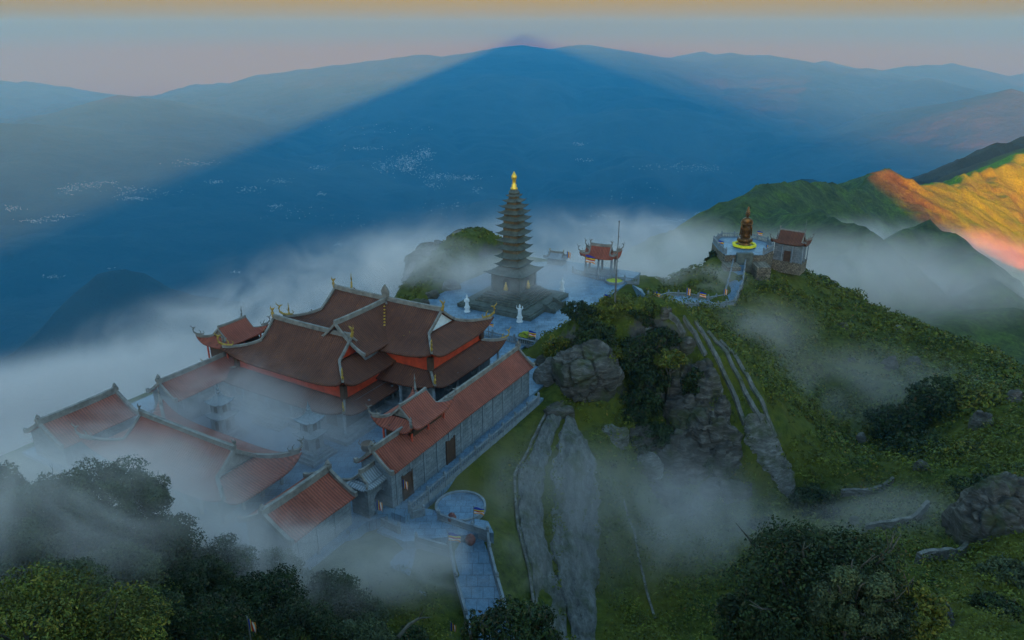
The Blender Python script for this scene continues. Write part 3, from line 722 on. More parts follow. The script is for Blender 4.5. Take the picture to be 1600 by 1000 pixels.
#=================================================================== GATE F (arched)
gf = thing('side_gate', 'small grey stone gate with arched opening between the wings', 'gate', uv(52.6, -48.6, 0), RU)
roof(gf, 1.7, 2.2, 1.9, 4.2, 5.5, .6, .5, mat='tiles_brown' if False else 'tiles_grey' if 'tiles_grey' in M else 'tiles_brown', hook=False, crescent=False, cw=.24, ridge_rise=.9) if False else None
M['tiles_grey'] = roof_mat('grey_stone_tiles', (.26,.28,.30), (.34,.36,.38), (.20,.21,.20))
roof(gf, 1.6, 2.5, 1.7, 3.9, 5.2, .6, .5, mat='tiles_grey', hook=False, crescent=False, cw=.24, ridge_rise=.9, gable='baluster')
def arch_wall(hw, y0, y1, z0, z1, r, za, n=12):
    mb = MB(); pts_ = [(-r, z0)]+[(-r*math.cos(math.pi*i/n), za+r*math.sin(math.pi*i/n)) for i in range(n+1)]+[(r, z0)]
    outl = [(-hw, z0)]+[(-hw+2*hw*min(1, max(0, (i-2)/(n-4))), z1) if 2 < i < n-2 else ((-hw, z0+(z1-z0)*min(1, (i+1)/3)) if i <= 2 else (hw, z0+(z1-z0)*min(1, (n+1-i)/3))) for i in range(n+1)]+[(hw, z0)]
    n2 = len(pts_)
    vs = [Vector((x, y0, z)) for x, z in pts_]+[Vector((x, y0, z)) for x, z in outl]+[Vector((x, y1, z)) for x, z in pts_]+[Vector((x, y1, z)) for x, z in outl]
    fs = []
    for i in range(n2-1):
        fs += [(i, i+1, n2+i+1, n2+i), (2*n2+i, 3*n2+i, 3*n2+i+1, 2*n2+i+1), (i, 2*n2+i, 2*n2+i+1, i+1), (n2+i, n2+i+1, 3*n2+i+1, 3*n2+i)]
    mb.add(vs, fs); return mb
arch_wall(1.9, -1.2, -.8, -.9, 4.2, .95, 1.6).build('arch_front', M['stone_x'], gf); arch_wall(1.9, .8, 1.2, -.9, 4.2, .95, 1.6).build('arch_back', M['stone_x'], gf)
mb = MB(); mb.box(-1.9, -1.05, -.8, .8, -.9, 4.15); mb.box(1.05, 1.9, -.8, .8, -.9, 4.15); mb.build_each('gate_pier', M['stone_y'], gf)
#=================================================================== PAVED GROUND
def slab(name, corners, z0, z1, mat, **kw):
    mb = MB(); n = len(corners)
    vs = [Vector((c[0], c[1], z0)) for c in corners]+[Vector((c[0], c[1], z1)) for c in corners]
    mb.add(vs, [tuple(range(n-1, -1, -1)), tuple(range(n, 2*n))]+[(i, (i+1)%n, n+(i+1)%n, n+i) for i in range(n)])
    return mb.build(name, mat, **kw)
def uvp(*l): return [uv(u, v) for u, v in l]
slab('temple_terrace', uvp((39.2,-47.4),(50,-47.4),(52,-46.2),(98,-46.2),(98,-55.9),(102.5,-55.9),(102.5,-95),(39.2,-95)), -3, 0.0, M['paving'], kind='structure')
slab('tower_plaza', uvp((102.5,-53.5),(150,-53.5),(150,-72),(140,-84),(102.5,-84)), -3, 0.05, M['paving'], kind='structure')
slab('balustrade_walk', uvp((53,-44.3),(86,-44.3),(86,-46.25),(53,-46.25)), -2.5, -.12, M['paving'], kind='structure')
slab('gate_forecourt', uvp((50.5,-46.3),(56.0,-46.3),(58.0,-36.6),(56.6,-35.0),(53.6,-38.8),(50.5,-42.5)), -3.2, -1.0, M['paving'], kind='structure')
mb = MB(); mb.lathe([(2.75,-2.5),(2.75,-1.02),(0.01,-1.0)], 40); o = mb.build('round_terrace', M['paving'], kind='structure'); o.location = (*uv(58.8,-40.8)[:2], 0)
mb = MB()
for i in range(40):
    a0, a1 = 2*math.pi*i/40, 2*math.pi*(i+1)/40
    if 3.6 < a0 < 4.4: continue
    mb.add([Vector((r_*math.cos(a), r_*math.sin(a), z)) for z in (-1.4, -.8) for a in (a0, a1) for r_ in (2.7, 2.95)], [(0,1,3,2),(4,6,7,5),(0,2,6,4),(1,5,7,3),(0,4,5,1),(2,3,7,6)])
o = mb.build('terrace_kerb', M['baluster'], label='low stone kerb ringing the round terrace by the gate', cat='kerb'); o.location = (*uv(58.8,-40.8)[:2], 0)
# sloping ramp towards the camera
def strip(name, left, right, zoff, mat, thick=.6, **kw):
    mb = MB(); n = len(left); vs = []
    for l_, r_ in zip(left, right):
        vs += [l_+Vector((0,0,zoff)), r_+Vector((0,0,zoff)), r_+Vector((0,0,zoff-thick)), l_+Vector((0,0,zoff-thick))]
    fs = [(0,1,2,3), ((n-1)*4+3,(n-1)*4+2,(n-1)*4+1,(n-1)*4)]
    for j in range(n-1):
        for i in range(4): fs.append((j*4+i, (j+1)*4+i, (j+1)*4+(i+1)%4, j*4+(i+1)%4))
    mb.add(vs, fs); return mb.build(name, mat, **kw)
rl = [onz(699,808,-1.0), onz(706,860,-2.2), onz(716,910,-3.6), onz(732,968,-5.0), onz(752,1040,-6.8)]
rr = [onz(748,826,-1.0), onz(762,862,-2.2), onz(774,910,-3.6), onz(790,965,-5.0), onz(815,1040,-6.8)]
strip('entrance_ramp', rl, rr, 0.02, M['paving'], 1.5, kind='structure')
#=================================================================== BALUSTRADES
def balustrade(label, path, h=1.0, post=2.6, mat='baluster', group='stone balustrades', solid=False, posth=.45, sink=.6):
    root = thing('stone_balustrade', label, 'balustrade', path[0], 0, group); o0 = Vector(path[0])
    P_ = [Vector(p)-o0 for p in path]; rail = MB(); bal = MB(); posts = []
    for a, b in zip(P_[:-1], P_[1:]):
        d = b-a; L = d.length; n = max(1, round(L/post)); dh = Vector((d.x, d.y, 0)).normalized(); s_ = Vector((-dh.y, dh.x, 0))
        def bar(mb, z0, z1, hw):
            vs = []
            for p in (a, b): vs += [p-s_*hw+Vector((0,0,z0)), p+s_*hw+Vector((0,0,z0)), p+s_*hw+Vector((0,0,z1)), p-s_*hw+Vector((0,0,z1))]
            mb.add(vs, [(0,3,2,1),(4,5,6,7),(0,1,5,4),(1,2,6,5),(2,3,7,6),(3,0,4,7)])
        bar(rail, h*.86, h, .13); bar(rail, -sink, h*.2, .14)
        if solid: bar(rail, h*.2, h*.86, .08)
        else:
            k = max(2, int(L/.42))
            for i in range(k):
                p = a+d*(i+.5)/k; bal.lathe([(.07,h*.18),(.12,h*.4),(.06,h*.62),(.1,h*.87)], 5, (p.x, p.y), M4=Matrix.Translation((0,0,p.z)))
        for i in range(n+1): posts.append(a+d*i/n)
    b0 = len(rail.v); rail.v += bal.v; rail.f += [tuple(i+b0 for i in f) for f in bal.f]
    rail.build('railing', M[mat], root)
    seen = []
    for p in posts:
        if any((p-q).length < .3 for q in seen): continue
        seen.append(p); mb = MB(); mb.box(p.x-.17, p.x+.17, p.y-.17, p.y+.17, p.z-sink, p.z+h+.12)
        mb.lathe([(.1,h+.12),(.2,h+.25),(.17,h+.4),(.03,h+.12+posth)], 7, (p.x, p.y), M4=Matrix.Translation((0,0,p.z))); mb.build('post', M[mat], root)
    return root
balustrade('long pale balustrade running beside the near red-roofed gallery', [uv(54.0,-44.4,-.1), uv(84.6,-44.4,-.1)], 1.0, 3.4)
balustrade('dark blue-grey balustrade between the rear hall and the flower disc', [uv(101.5,-80,0), uv(101.5,-53.8,0)], 1.15, 4.2)
balustrade('balustrade from the side gate to the round terrace opening', [uv(54.2,-44.3,-1.0), onz(662,805,-1.0)], .9, 3.0, solid=True)
balustrade('balustrade bending from the round terrace down along the right of the ramp', [onz(686,812,-1.0), onz(738,830,-1.0), onz(762,838,-1.0)]+[p+Vector((.2,0,0)) for p in rr[1:]], .85, 4.0, solid=True)
balustrade('balustrade along the left edge of the entrance ramp', [onz(651,848,-1.0), onz(700,862,-1.0)]+[p-Vector((.2,0,0)) for p in rl[1:]], .85, 4.0, solid=True)
balustrade('balustrade running down from the side gate past the curved steps', [onz(586,815,-1.0), onz(624,833,-1.0)], .9, 2.0, solid=True)
balustrade('balustrade from the side gate down towards the fog-covered lawn', [onz(586,815,-1.0), onz(500,878,-1.0)], .9, 3.4, solid=True)
balustrade('misty balustrade between the far gallery and the left front wing', [uv(50.5,-88.5,0), uv(54,-88.5,0)], 1.2, 1.8)
slab('lawn_steps', [tuple(onz(x,y,-2.2)) for x,y in ((628,835),(652,850),(640,900),(605,885))], -4, -2.1, M['paving'], kind='structure')
slab('lawn_slab', [tuple(onz(x,y,-2.6)) for x,y in ((586,873),(638,895),(620,910),(573,886))], -4.5, -2.5, M['paving'], kind='structure')
mb = MB(); ww = [onz(590,905,-2.6), onz(663,930,-3.0), onz(618,975,-3.6)]
mb.sweep([ww[0]+Vector((0,0,-1)), ww[1]+Vector((0,0,-1))], .5, 1.2, -2); mb.sweep([ww[1]+Vector((0,0,-1)), ww[2]+Vector((0,0,-1))], .5, 1.15, -2)
mb.build('lawn_retaining_wall', M['baluster'], label='low grey retaining wall with a corner below the lawn', cat='wall')
#=================================================================== HELPERS ON THE GROUND
def hit(px, py, lo=15.0, hi=290.0):
    d = ray(px, py); ts = np.arange(lo, hi, 0.35); x = d[0]*ts; y = d[1]*ts; z = CAM_Z+d[2]*ts
    ok = (x > HX[0]) & (x < HX[-1]) & (y > HY[0]) & (y < HY[-1])
    g_ = ground(x, y); below = np.where(ok & (z < g_))[0]
    if len(below) == 0: return onz(px, py, 0)
    k = below[0]; return Vector((float(x[k]), float(y[k]), float(g_[k])))
def gz(x, y): return float(ground(x, y))
#=================================================================== STONE TOWER
def square_roof(mb, ri, ro, zt, ze, lift, n=10, th=.12):
    for ax in range(4):
        rot = Matrix.Rotation(ax*math.pi/2, 4, 'Z'); vs = []; fs = []
        for j in range(5):
            s = j/4; r_ = ri+(ro-ri)*s; z = ze+(zt-ze)*(1-s)**1.5
            for i in range(n+1):
                k = -1+2*i/n; l_ = lift*abs(k)**4*s**2; vs.append(rot @ Vector((r_*(1+.06*abs(k)**4*s), k*r_*(1+.06*abs(k)**4*s), z+l_)))
        for i in range(n+1):
            k = -1+2*i/n; vs.append(rot @ Vector((ro*.99, k*ro*.99, ze-th+lift*abs(k)**4)))
        for i in range(n+1):
            k = -1+2*i/n; vs.append(rot @ Vector((ri, k*ri, ze-th*.6)))
        for j in range(6):
            for i in range(n): fs.append((j*(n+1)+i, j*(n+1)+i+1, (j+1)*(n+1)+i+1, (j+1)*(n+1)+i))
        mb.add(vs, fs)
tw = thing('stone_tower', 'tall many-tiered stone tower with golden finial rising from the mist', 'tower', uv(119.6, -68.6, 0), RU)
mb = MB()
for k, (r_, z0, z1) in enumerate(((8.1,-.4,.75),(7.7,.75,.95),(5.6,.95,1.3),(5.2,1.3,1.65),(4.8,1.65,2.0),(4.4,2.0,2.4),(4.0,2.4,2.8))):
    mb.box(-r_, r_, -r_, r_, z0, z1)
mb.build('stepped_base', M['tower'], tw)
mb = MB()
for k in range(5): mb.box(-1.8, 1.8, -8.1-.36*(5-k), -8.1-.36*(4-k), -.3, .95*(k+1)/6); 
mb.build('stair', M['tower'], tw)
for x in (-2.1, 2.1):
    mb = MB(); mb.sweep([Vector((x,-7.6,1.0)), Vector((x,-8.4,.75)), Vector((x,-9.4,.3)), Vector((x,-10.1,.25))], .35, .7, -.8); mb.lathe([(.3,.2),(.38,.6),(.3,1.0),(.1,1.3)], 8, (x,-10.1)); mb.build('stair_rail', M['tower'], tw)
mb = MB(); mb.box(-3.3, 3.3, -3.3, 3.3, 2.8, 3.3); mb.box(-2.95, 2.95, -2.95, 2.95, 3.3, 6.3); mb.box(-3.2, 3.2, -3.2, 3.2, 6.0, 6.4)
for sx in (1,-1):
    for sy in (1,-1): mb.box(sx*3.0-.25, sx*3.0+.25, sy*3.0-.25, sy*3.0+.25, 3.3, 6.2)
mb.build('tower_body', M['tower'], tw)
mb = MB(); square_roof(mb, 2.2, 4.2, 7.6, 6.5, .35); mb.build('tier_roof', M['tower'], tw)
for a_ in (0, 1, 2, 3):
    rot = Matrix.Rotation(a_*math.pi/2, 4, 'Z')
    mb = MB(); arc = [(-.75, 3.3)]+[(-.75*math.cos(math.pi*i/10), 4.9+.75*math.sin(math.pi*i/10)) for i in range(11)]+[(.75, 3.3)]; n = len(arc)
    mb.add([rot @ Vector((x, -2.98, z)) for x, z in arc], [tuple(range(n))]); nch = mb.build('niche', M['dark'], tw)
    mb = MB(); Mt = rot @ Matrix.Translation((0, -3.15, 3.35))
    mb.lathe([(.42,0),(.5,.15),(.42,.3),(.5,.45),(.3,.75),(.33,1.0),(.14,1.2),(.17,1.35),(.14,1.52),(.04,1.65)], 8, M4=Mt); mb.build('golden_figure', M['gold'], nch, True)
tiers = [(8.0,8.9,3.15),(9.6,10.35,3.1),(11.3,11.9,3.08),(12.8,13.35,3.0),(14.15,14.75,2.95),(15.6,16.15,2.92),(16.95,17.5,2.85),(18.15,18.65,2.68),(19.3,19.75,2.38),(20.35,20.8,1.92),(21.3,21.7,1.35)]
zprev = 7.4
tiers = [(a, b, c*.87) for a, b, c in tiers]
for k, (ze, zt, ro) in enumerate(tiers):
    ri = ro*.6; mb = MB(); mb.box(-ri, ri, -ri, ri, zprev-.1, ze+.1)
    for s_ in (-1, 1):
        for q_ in (-.45, .45):
            mb.box(s_*ri-.05, s_*ri+.05, q_*ri-.18, q_*ri+.18, zprev+.1, ze-.1); mb.box(q_*ri-.18, q_*ri+.18, s_*ri-.05, s_*ri+.05, zprev+.1, ze-.1)
    mb.build('tier_wall', M['tower_wall'], tw)
    mb = MB(); nxt = (tiers[k+1][2]*.6 if k+1 < len(tiers) else .6)
    square_roof(mb, nxt+.02, ro, zt, ze, .28); mb.build('tier_roof', M['tower'], tw); zprev = zt
mb = MB(); mb.lathe([(.95,21.6),(1.1,21.9),(.8,22.3),(.6,22.5)], 10); mb.build('spire_base', M['tower'], tw)
mb = MB(); mb.lathe([(.62,22.4),(.7,22.7),(.42,23.0),(.5,23.3),(.3,23.5),(.36,23.8),(.3,24.1),(.5,24.5),(.52,24.9),(.3,25.3),(.05,25.8)], 12); mb.build('golden_finial', M['gold'], tw, True)
#=================================================================== WHITE STATUES, FLOWER DISC, PLAZA THINGS
def guardian(px, py, label, arms=False):
    p = onz(px, py, .05); h = thing('guardian_statue', label, 'statue', p, R(-20), 'white statues round the tower')
    mb = MB(); mb.lathe([(.62,0),(.66,.15),(.5,.25),(.5,.75),(.6,.85),(.6,.95)], 8); mb.build('pedestal', M['white'], h)
    mb = MB(); mb.lathe([(.42,.93),(.46,1.1),(.36,1.5),(.33,1.9),(.37,2.2),(.40,2.5),(.30,2.72),(.13,2.8),(.12,2.86),(.19,2.95),(.2,3.1),(.16,3.22),(.08,3.4),(.03,3.5)], 12, sy=.75)
    for s_ in (-1, 1):
        if arms: mb.tube([(s_*.38,0,2.55),(s_*.6,-.05,2.75),(s_*.55,-.1,3.2)], [.13,.11,.08], 6)
        else: mb.tube([(s_*.38,0,2.55),(s_*.46,-.12,2.15),(s_*.15,-.36,2.1)], [.13,.11,.08], 6)
    mb.build('figure', M['white'], h, True); return h
guardian(730, 487, 'white standing statue nearest the foot of the rocky knoll')
guardian(812, 503, 'white statue with raised arms in front of the tower platform', True)
guardian(878, 458, 'white statue at the right corner of the tower platform')
fd = thing('flower_bed', 'round stone planter filled with yellow flowers behind the dark balustrade', 'flower bed', uv(103.6, -56.8, 0))
mb = MB(); mb.lathe([(1.55,0),(1.6,.1),(1.45,.3),(1.45,.75),(1.6,.85),(1.6,.95),(1.5,.96)], 24); mb.build('planter', M['tower'], fd)
mb = MB()
for i in range(420):
    a = rnd.random()*6.283; r_ = 1.42*math.sqrt(rnd.random()); s_ = .09+.07*rnd.random(); z = 1.0+.22*(1-(r_/1.5)**2)+.08*rnd.random()
    c = Vector((r_*math.cos(a), r_*math.sin(a), z)); t1 = Vector((rnd.uniform(-1,1), rnd.uniform(-1,1), rnd.uniform(-.4,.4))).normalized()*s_; t2 = t1.cross(Vector((rnd.uniform(-.5,.5),rnd.uniform(-.5,.5),1))).normalized()*s_
    mb.add([c-t1, c-t2, c+t1, c+t2], [(0,1,2,3)])
fl = mb.build('flowers', M['leaf_bed'], fd); fl['kind'] = 'stuff'
mb = MB(); mb.lathe([(1.48,.9),(1.2,1.05),(.3,1.15),(.02,1.16)], 16); mb.build('soil', M['wood'], fd)
def stupa(px, py, label):
    p = onz(px, py, 0); h = thing('stone_stupa', label, 'stupa', p, RU, 'stone stupas in the courtyard'); h.scale = (.82,.82,.95)
    mb = MB(); mb.box(-2.6,2.6,-2.6,2.6,-.2,.4); mb.box(-2.2,2.2,-2.2,2.2,.4,.8); mb.box(-1.8,1.8,-1.8,1.8,.8,1.2); mb.build('stepped_base', M['baluster'], h)
    for z0, hh, w_ in ((1.2,2.3,1.15),(3.9,1.7,.95)):
        mb = MB(); mb.box(-w_,w_,-w_,w_,z0,z0+hh); 
        for sx in (1,-1):
            for sy in (1,-1): mb.box(sx*w_-.12,sx*w_+.12,sy*w_-.12,sy*w_+.12,z0,z0+hh)
        mb.build('storey', M['white'] if False else M['baluster'], h)
        for a_ in range(4):
            rot = Matrix.Rotation(a_*math.pi/2, 4, 'Z'); mb = MB(); arc = [(-.42, z0+.2)]+[(-.42*math.cos(math.pi*i/8), z0+hh*.55+.42*math.sin(math.pi*i/8)) for i in range(9)]+[(.42, z0+.2)]
            mb.add([rot @ Vector((x, -w_-.02, z)) for x, z in arc], [tuple(range(len(arc)))]); mb.build('niche', M['dark'], h)
    mb = MB(); square_roof(mb, .95, 1.85, 4.0, 3.5, .3); mb.build('eave', M['baluster'], h)
    mb = MB(); square_roof(mb, .3, 1.6, 6.6, 5.55, .35); mb.build('roof', M['baluster'], h)
    mb = MB(); mb.lathe([(.4,6.4),(.5,6.6),(.3,6.8),(.4,7.0),(.22,7.2),(.3,7.4),(.1,7.7),(.04,8.2)], 8); mb.build('finial', M['baluster'], h)
stupa(352, 682, 'pale tiered stone stupa at the left of the courtyard')
stupa(490, 712, 'pale tiered stone stupa nearer the side gate, lost in mist')
cn = thing('incense_burner', 'bronze incense urn on the misty courtyard paving', 'urn', onz(575, 712, 0))
mb = MB(); mb.lathe([(.5,.0),(.6,.1),(.25,.35),(.3,.6),(.75,1.0),(.85,1.4),(.7,1.7),(.78,1.85),(.6,1.9)], 14); mb.build('bowl', M['bronze'], cn, True)
mb = MB(); mb.tube([(-.8,0,1.5),(-1.05,0,1.9),(-.85,0,2.3)], .08, 5); mb.build('handle', M['bronze'], cn); mb = MB(); mb.tube([(.8,0,1.5),(1.05,0,1.9),(.85,0,2.3)], .08, 5); mb.build('handle', M['bronze'], cn)
def pot(px, py, z, label, s_=1.0):
    p = onz(px, py, z); h = thing('ceramic_pot', label, 'pot', p, 0, 'reddish round pots by the ramp'); h.scale = (s_*.8,)*3
    mb = MB(); mb.lathe([(.38,0),(.62,.35),(.66,.75),(.5,1.05),(.36,1.15),(.44,1.22)], 14); mb.build('body', M['redpot'], h, True)
    mb = MB(); mb.lathe([(.42,1.2),(.3,1.34),(.1,1.42),(.08,1.52)], 14); mb.build('lid', M['redpot'], h, True)
M['redpot'] = plain_mat('red_glaze', (.16,.05,.04), .5, .3)
pot(706, 815, -1.0, 'red round pot beside the opening to the round terrace'); pot(735, 850, -1.6, 'dark reddish pot against the right rail of the ramp', 1.1)
#=================================================================== TALL POLE
fp0 = ony(960, 486, 111.5); fp1 = ony(965, 347, 111.5)
pl = thing('tall_pole', 'tall thin metal pole standing on top of the bushy rock hill', 'pole', (fp0.x, fp0.y, fp0.z-2))
mb = MB(); L_ = fp1.z-fp0.z+2; mb.lathe([(.16,0),(.15,L_*.5),(.085,L_*.5+.1),(.07,L_)], 8); mb.build('shaft', M['metal'], pl)
mb = MB(); mb.lathe([(.13,L_),(.14,L_+.12),(.03,L_+.25)], 8); mb.build('cap', M['metal'], pl)
for i in range(3):
    mb = MB(); mb.tube([(0,0,L_*(.62+.12*i)),(.28,0,L_*(.62+.12*i)+.02)], .04, 4); mb.build('bracket', M['metal'], pl)
#=================================================================== PRAYER FLAGS
SCOL = [(.02,.04,.30),(.75,.55,.02),(.50,.03,.02),(.70,.62,.58),(.75,.25,.04)]
SM = [plain_mat('flag_stripe', c, .8, .12) for c in SCOL]
def flag(px, py, zbase=None, Y=None, hp=3.6, sz=1.0, label='', ang=-20, vert=False):
    top = None
    if Y is not None: q = ony(px, py, Y); base = Vector((q.x, q.y, q.z-hp+.6)); 
    else:
        d = ray(px, py); tt_ = (zbase+hp-.6-CAM_Z)/d[2]; base = Vector((d[0]*tt_, d[1]*tt_, zbase))
    h = thing('prayer_flag', label, 'flag', base, R(ang), 'striped prayer flags on poles')
    mb = MB(); mb.lathe([(.05,0),(.04,hp),(.06,hp+.05),(.01,hp+.15)], 6); mb.build('pole', M['metal'], h)
    me_v = []; fs = []; mi = []; nx, nz = 12, 6; w_, hh = 1.15*sz, .85*sz
    if vert: w_, hh = .7*sz, 1.25*sz
    for j in range(nz+1):
        for i in range(nx+1):
            s_ = i/nx; me_v.append((.05+s_*w_*.95, .12*math.sin(s_*7+j*.5)*s_*sz, hp-.05-j/nz*hh-.16*s_*s_*sz+.03*math.sin(j*2+s_*5)))
    for j in range(nz):
        for i in range(nx):
            fs.append((j*(nx+1)+i, j*(nx+1)+i+1, (j+1)*(nx+1)+i+1, (j+1)*(nx+1)+i))
            k = (j*5//nz) if not vert else (i*5//nx); mi.append(k)
    me = bpy.data.meshes.new('flag_cloth'); me.from_pydata(me_v, [], fs)
    for m_ in SM: me.materials.append(m_)
    me.polygons.foreach_set('material_index', mi); me.polygons.foreach_set('use_smooth', [True]*len(fs))
    link('flag_cloth', me, None, h); return h
flag(856, 538, 0.05, label='striped flag at the plaza edge under the rock hill', sz=1.15)
flag(826, 521, 0.05, label='striped flag just behind the round yellow flower bed', sz=1.1)
flag(763, 508, 0.05, hp=3.4, label='small striped flag behind the upturned corner of the rear hall', sz=.8)
flag(915, 402, 0.1, hp=4.5, sz=1.9, label='large yellow and pink flag in front of the plaza pavilion')
flag(886, 397, 0.1, hp=4.5, sz=1.1, vert=True, label='pinkish flag beside the far small hut on the plaza')
flag(944, 464, 0.1, hp=3.4, sz=1.0, label='flag half hidden behind the bushes of the rock hill')
flag(1021, 459, Y=134, sz=1.15, label='striped flag at the left start of the stepped walkway', hp=3.4)
flag(1073, 454, Y=144, sz=1.15, label='striped flag on the inner rail of the stepped walkway', vert=True, hp=3.0)
flag(1093, 460, Y=145, sz=1.2, label='yellow-topped flag midway along the outer walkway rail', hp=3.0)
flag(1131, 455, Y=150, sz=1.0, label='flag where the walkway bends to climb the stairs', vert=True, hp=3.0)
flag(1122, 379, Y=181, sz=1.25, label='flag at the left corner of the bronze statue platform', hp=2.6)
flag(1183, 364, Y=186, sz=1.2, label='pale flag behind the bronze statue, highest of them all', hp=5.5)
flag(1144, 402, Y=172.5, sz=1.0, label='red flag on the platform wall left of the stair head', hp=2.4)
flag(1166, 402, Y=172.5, sz=1.0, label='yellow flag on the platform wall right of the stair head', vert=True, hp=2.4)
flag(1197, 386, Y=177, sz=1.0, label='yellow flag between the statue platform and the small shrine', vert=True, hp=3.2)
flag(629, 756, -.1, hp=3.0, sz=.9, label='striped flag by the end wall of the near red gallery', vert=True)
flag(588, 788, -1.0, hp=3.0, sz=1.0, label='striped flag standing in front of the arched side gate', vert=True)
flag(740, 799, -1.4, hp=2.6, sz=1.0, label='striped flag among the shrubs right of the round terrace', ang=-5)
flag(700, 839, -1.4, hp=3.2, sz=1.15, label='bright striped flag at the head of the entrance ramp', ang=-5)
flag(704, 980, -5.0, hp=3.4, sz=.75, label='striped flag near the foot of the ramp beside a shrub', vert=True)
p_ = ony(390, 980, 34); flag(388, 978, p_.z-4, hp=4.6, sz=.7, label='flag tip poking up from dark bushes at the picture bottom', vert=True)
#=================================================================== STATUE PLATFORM
pm_ = [(51.4,171),(60.6,171),(64.6,175.5),(65.3,182),(61.5,187.5),(54.6,187.5),(51.2,182.5),(51.0,176)]
pf = thing('statue_platform', 'grey stone terrace on the hilltop carrying the bronze statue', 'platform', (58, 178, 0))
mb = MB(); n = len(pm_); cc = Vector((58,178,0))
mb.add([Vector((x,y,-11))-cc for x, y in pm_]+[Vector((x,y,-.15))-cc for x, y in pm_], [tuple(range(n-1,-1,-1)), tuple(range(n,2*n))]+[(i,(i+1)%n,n+(i+1)%n,n+i) for i in range(n)])
mb.build('retaining_wall', M['rubble'], pf)
mb = MB(); mb.add([Vector((x*.995+.3,y,-.15))-cc for x, y in pm_]+[Vector((x*.995+.3,y,.02))-cc for x, y in pm_], [tuple(range(n-1,-1,-1)), tuple(range(n,2*n))]+[(i,(i+1)%n,n+(i+1)%n,n+i) for i in range(n)]); mb.build('terrace_floor', M['paving'], pf)
for sx, x0 in ((-1, 50.8), (1, 57.9)):
    mb = MB(); mb.box(x0-58, x0+3.3-58, 166.2-178, 171-178, -11, -1.7); mb.build('stair_bastion', M['rubble'], pf)
mb = MB(); mb.box(54.0-58, 57.9-58, 169.9-178, 170.9-178, -4, .6); mb.build('tablet_wall', M['tower'], pf)
balustrade('balustrade round the back of the statue platform', [Vector((51.7,171.5,0)), Vector((51.3,176,0)), Vector((51.5,182.3,0)), Vector((54.8,187.2,0)), Vector((61.4,187.2,0)), Vector((65.1,181.9,0)), Vector((64.4,175.7,0)), Vector((60.7,171.4,0))], 1.2, 3.0, sink=.2)
gs = thing('bronze_statue', 'tall dark bronze robed figure on a lotus base above a yellow ring', 'statue', (58, 178, 0), R(-8))
mb = MB(); mb.lathe([(2.3,0),(2.3,.35),(2.0,.5)], 8, ph=.39); mb.build('stone_plinth', M['baluster'], gs)
mb = MB()
for i in range(8):
    a0, a1 = math.pi/4*i+.39, math.pi/4*(i+1)+.39
    mb.add([Vector((r_*math.cos(a), r_*math.sin(a), z)) for z in (.3, .85) for a in (a0, a1) for r_ in (2.35, 3.0)], [(0,1,3,2),(4,6,7,5),(0,2,6,4),(1,5,7,3),(0,4,5,1),(2,3,7,6)])
mb.build('yellow_flower_ring', M['yellow'], gs)
mb = MB(); mb.lathe([(1.3,.5),(1.55,.7),(1.25,1.0),(1.15,1.25),(1.6,1.6),(1.75,2.0),(1.45,2.3),(1.0,2.45)], 20)
for i in range(14):
    a = 6.283*i/14; mb.tube([(1.2*math.cos(a),1.2*math.sin(a),1.3),(1.75*math.cos(a),1.75*math.sin(a),1.75),(1.7*math.cos(a),1.7*math.sin(a),2.35)], [.18,.26,.05], 5)
mb.build('lotus_base', M['bronze'], gs, True)
mb = MB(); prof = [(1.15,2.35),(1.3,2.6),(1.2,3.0),(.95,3.6),(.88,4.4),(.98,5.2),(1.08,5.9),(1.12,6.5),(1.05,7.0),(.72,7.35),(.34,7.5),(.3,7.62)]
mb.lathe(prof, 20, sy=.72)
for i in range(9):
    a = math.pi*(1.1+.8*i/8); mb.tube([(1.0*math.cos(a),.74*math.sin(a),6.0),(.93*math.cos(a),.7*math.sin(a),4.4),(1.15*math.cos(a),.86*math.sin(a),2.7)], [.05,.1,.13], 5)
for s_ in (-1, 1):
    mb.tube([(s_*.95,0,7.0),(s_*1.25,-.15,6.2),(s_*1.0,-.6,5.7),(s_*.25,-.85,6.0)], [.28,.3,.26,.14], 8)
    mb.tube([(s_*1.15,-.2,6.1),(s_*1.2,-.3,4.8),(s_*1.35,-.2,3.2),(s_*1.5,-.2,2.9)], [.22,.26,.2,.06], 7)
mb.build('robed_body', M['bronze'], gs, True)
mb = MB(); mb.lathe([(.25,7.5),(.36,7.75),(.46,8.05),(.48,8.35),(.42,8.65),(.34,8.85)], 14, sy=1.05)
mb.tube([(0,-.46,8.3),(0,-.56,8.15)], [.04,.09], 5)
for s_ in (-1, 1): mb.lathe([(.02,8.0),(.09,8.1),(.1,8.35),(.03,8.5)], 6, (s_*.47, 0))
mb.build('head', M['bronze'], gs, True)
mb = MB(); mb.lathe([(.48,8.5),(.56,8.7),(.5,8.95),(.36,9.1),(.38,9.4),(.22,9.7),(.24,9.9),(.05,10.25)], 12); mb.build('crown', M['bronze'], gs, True)
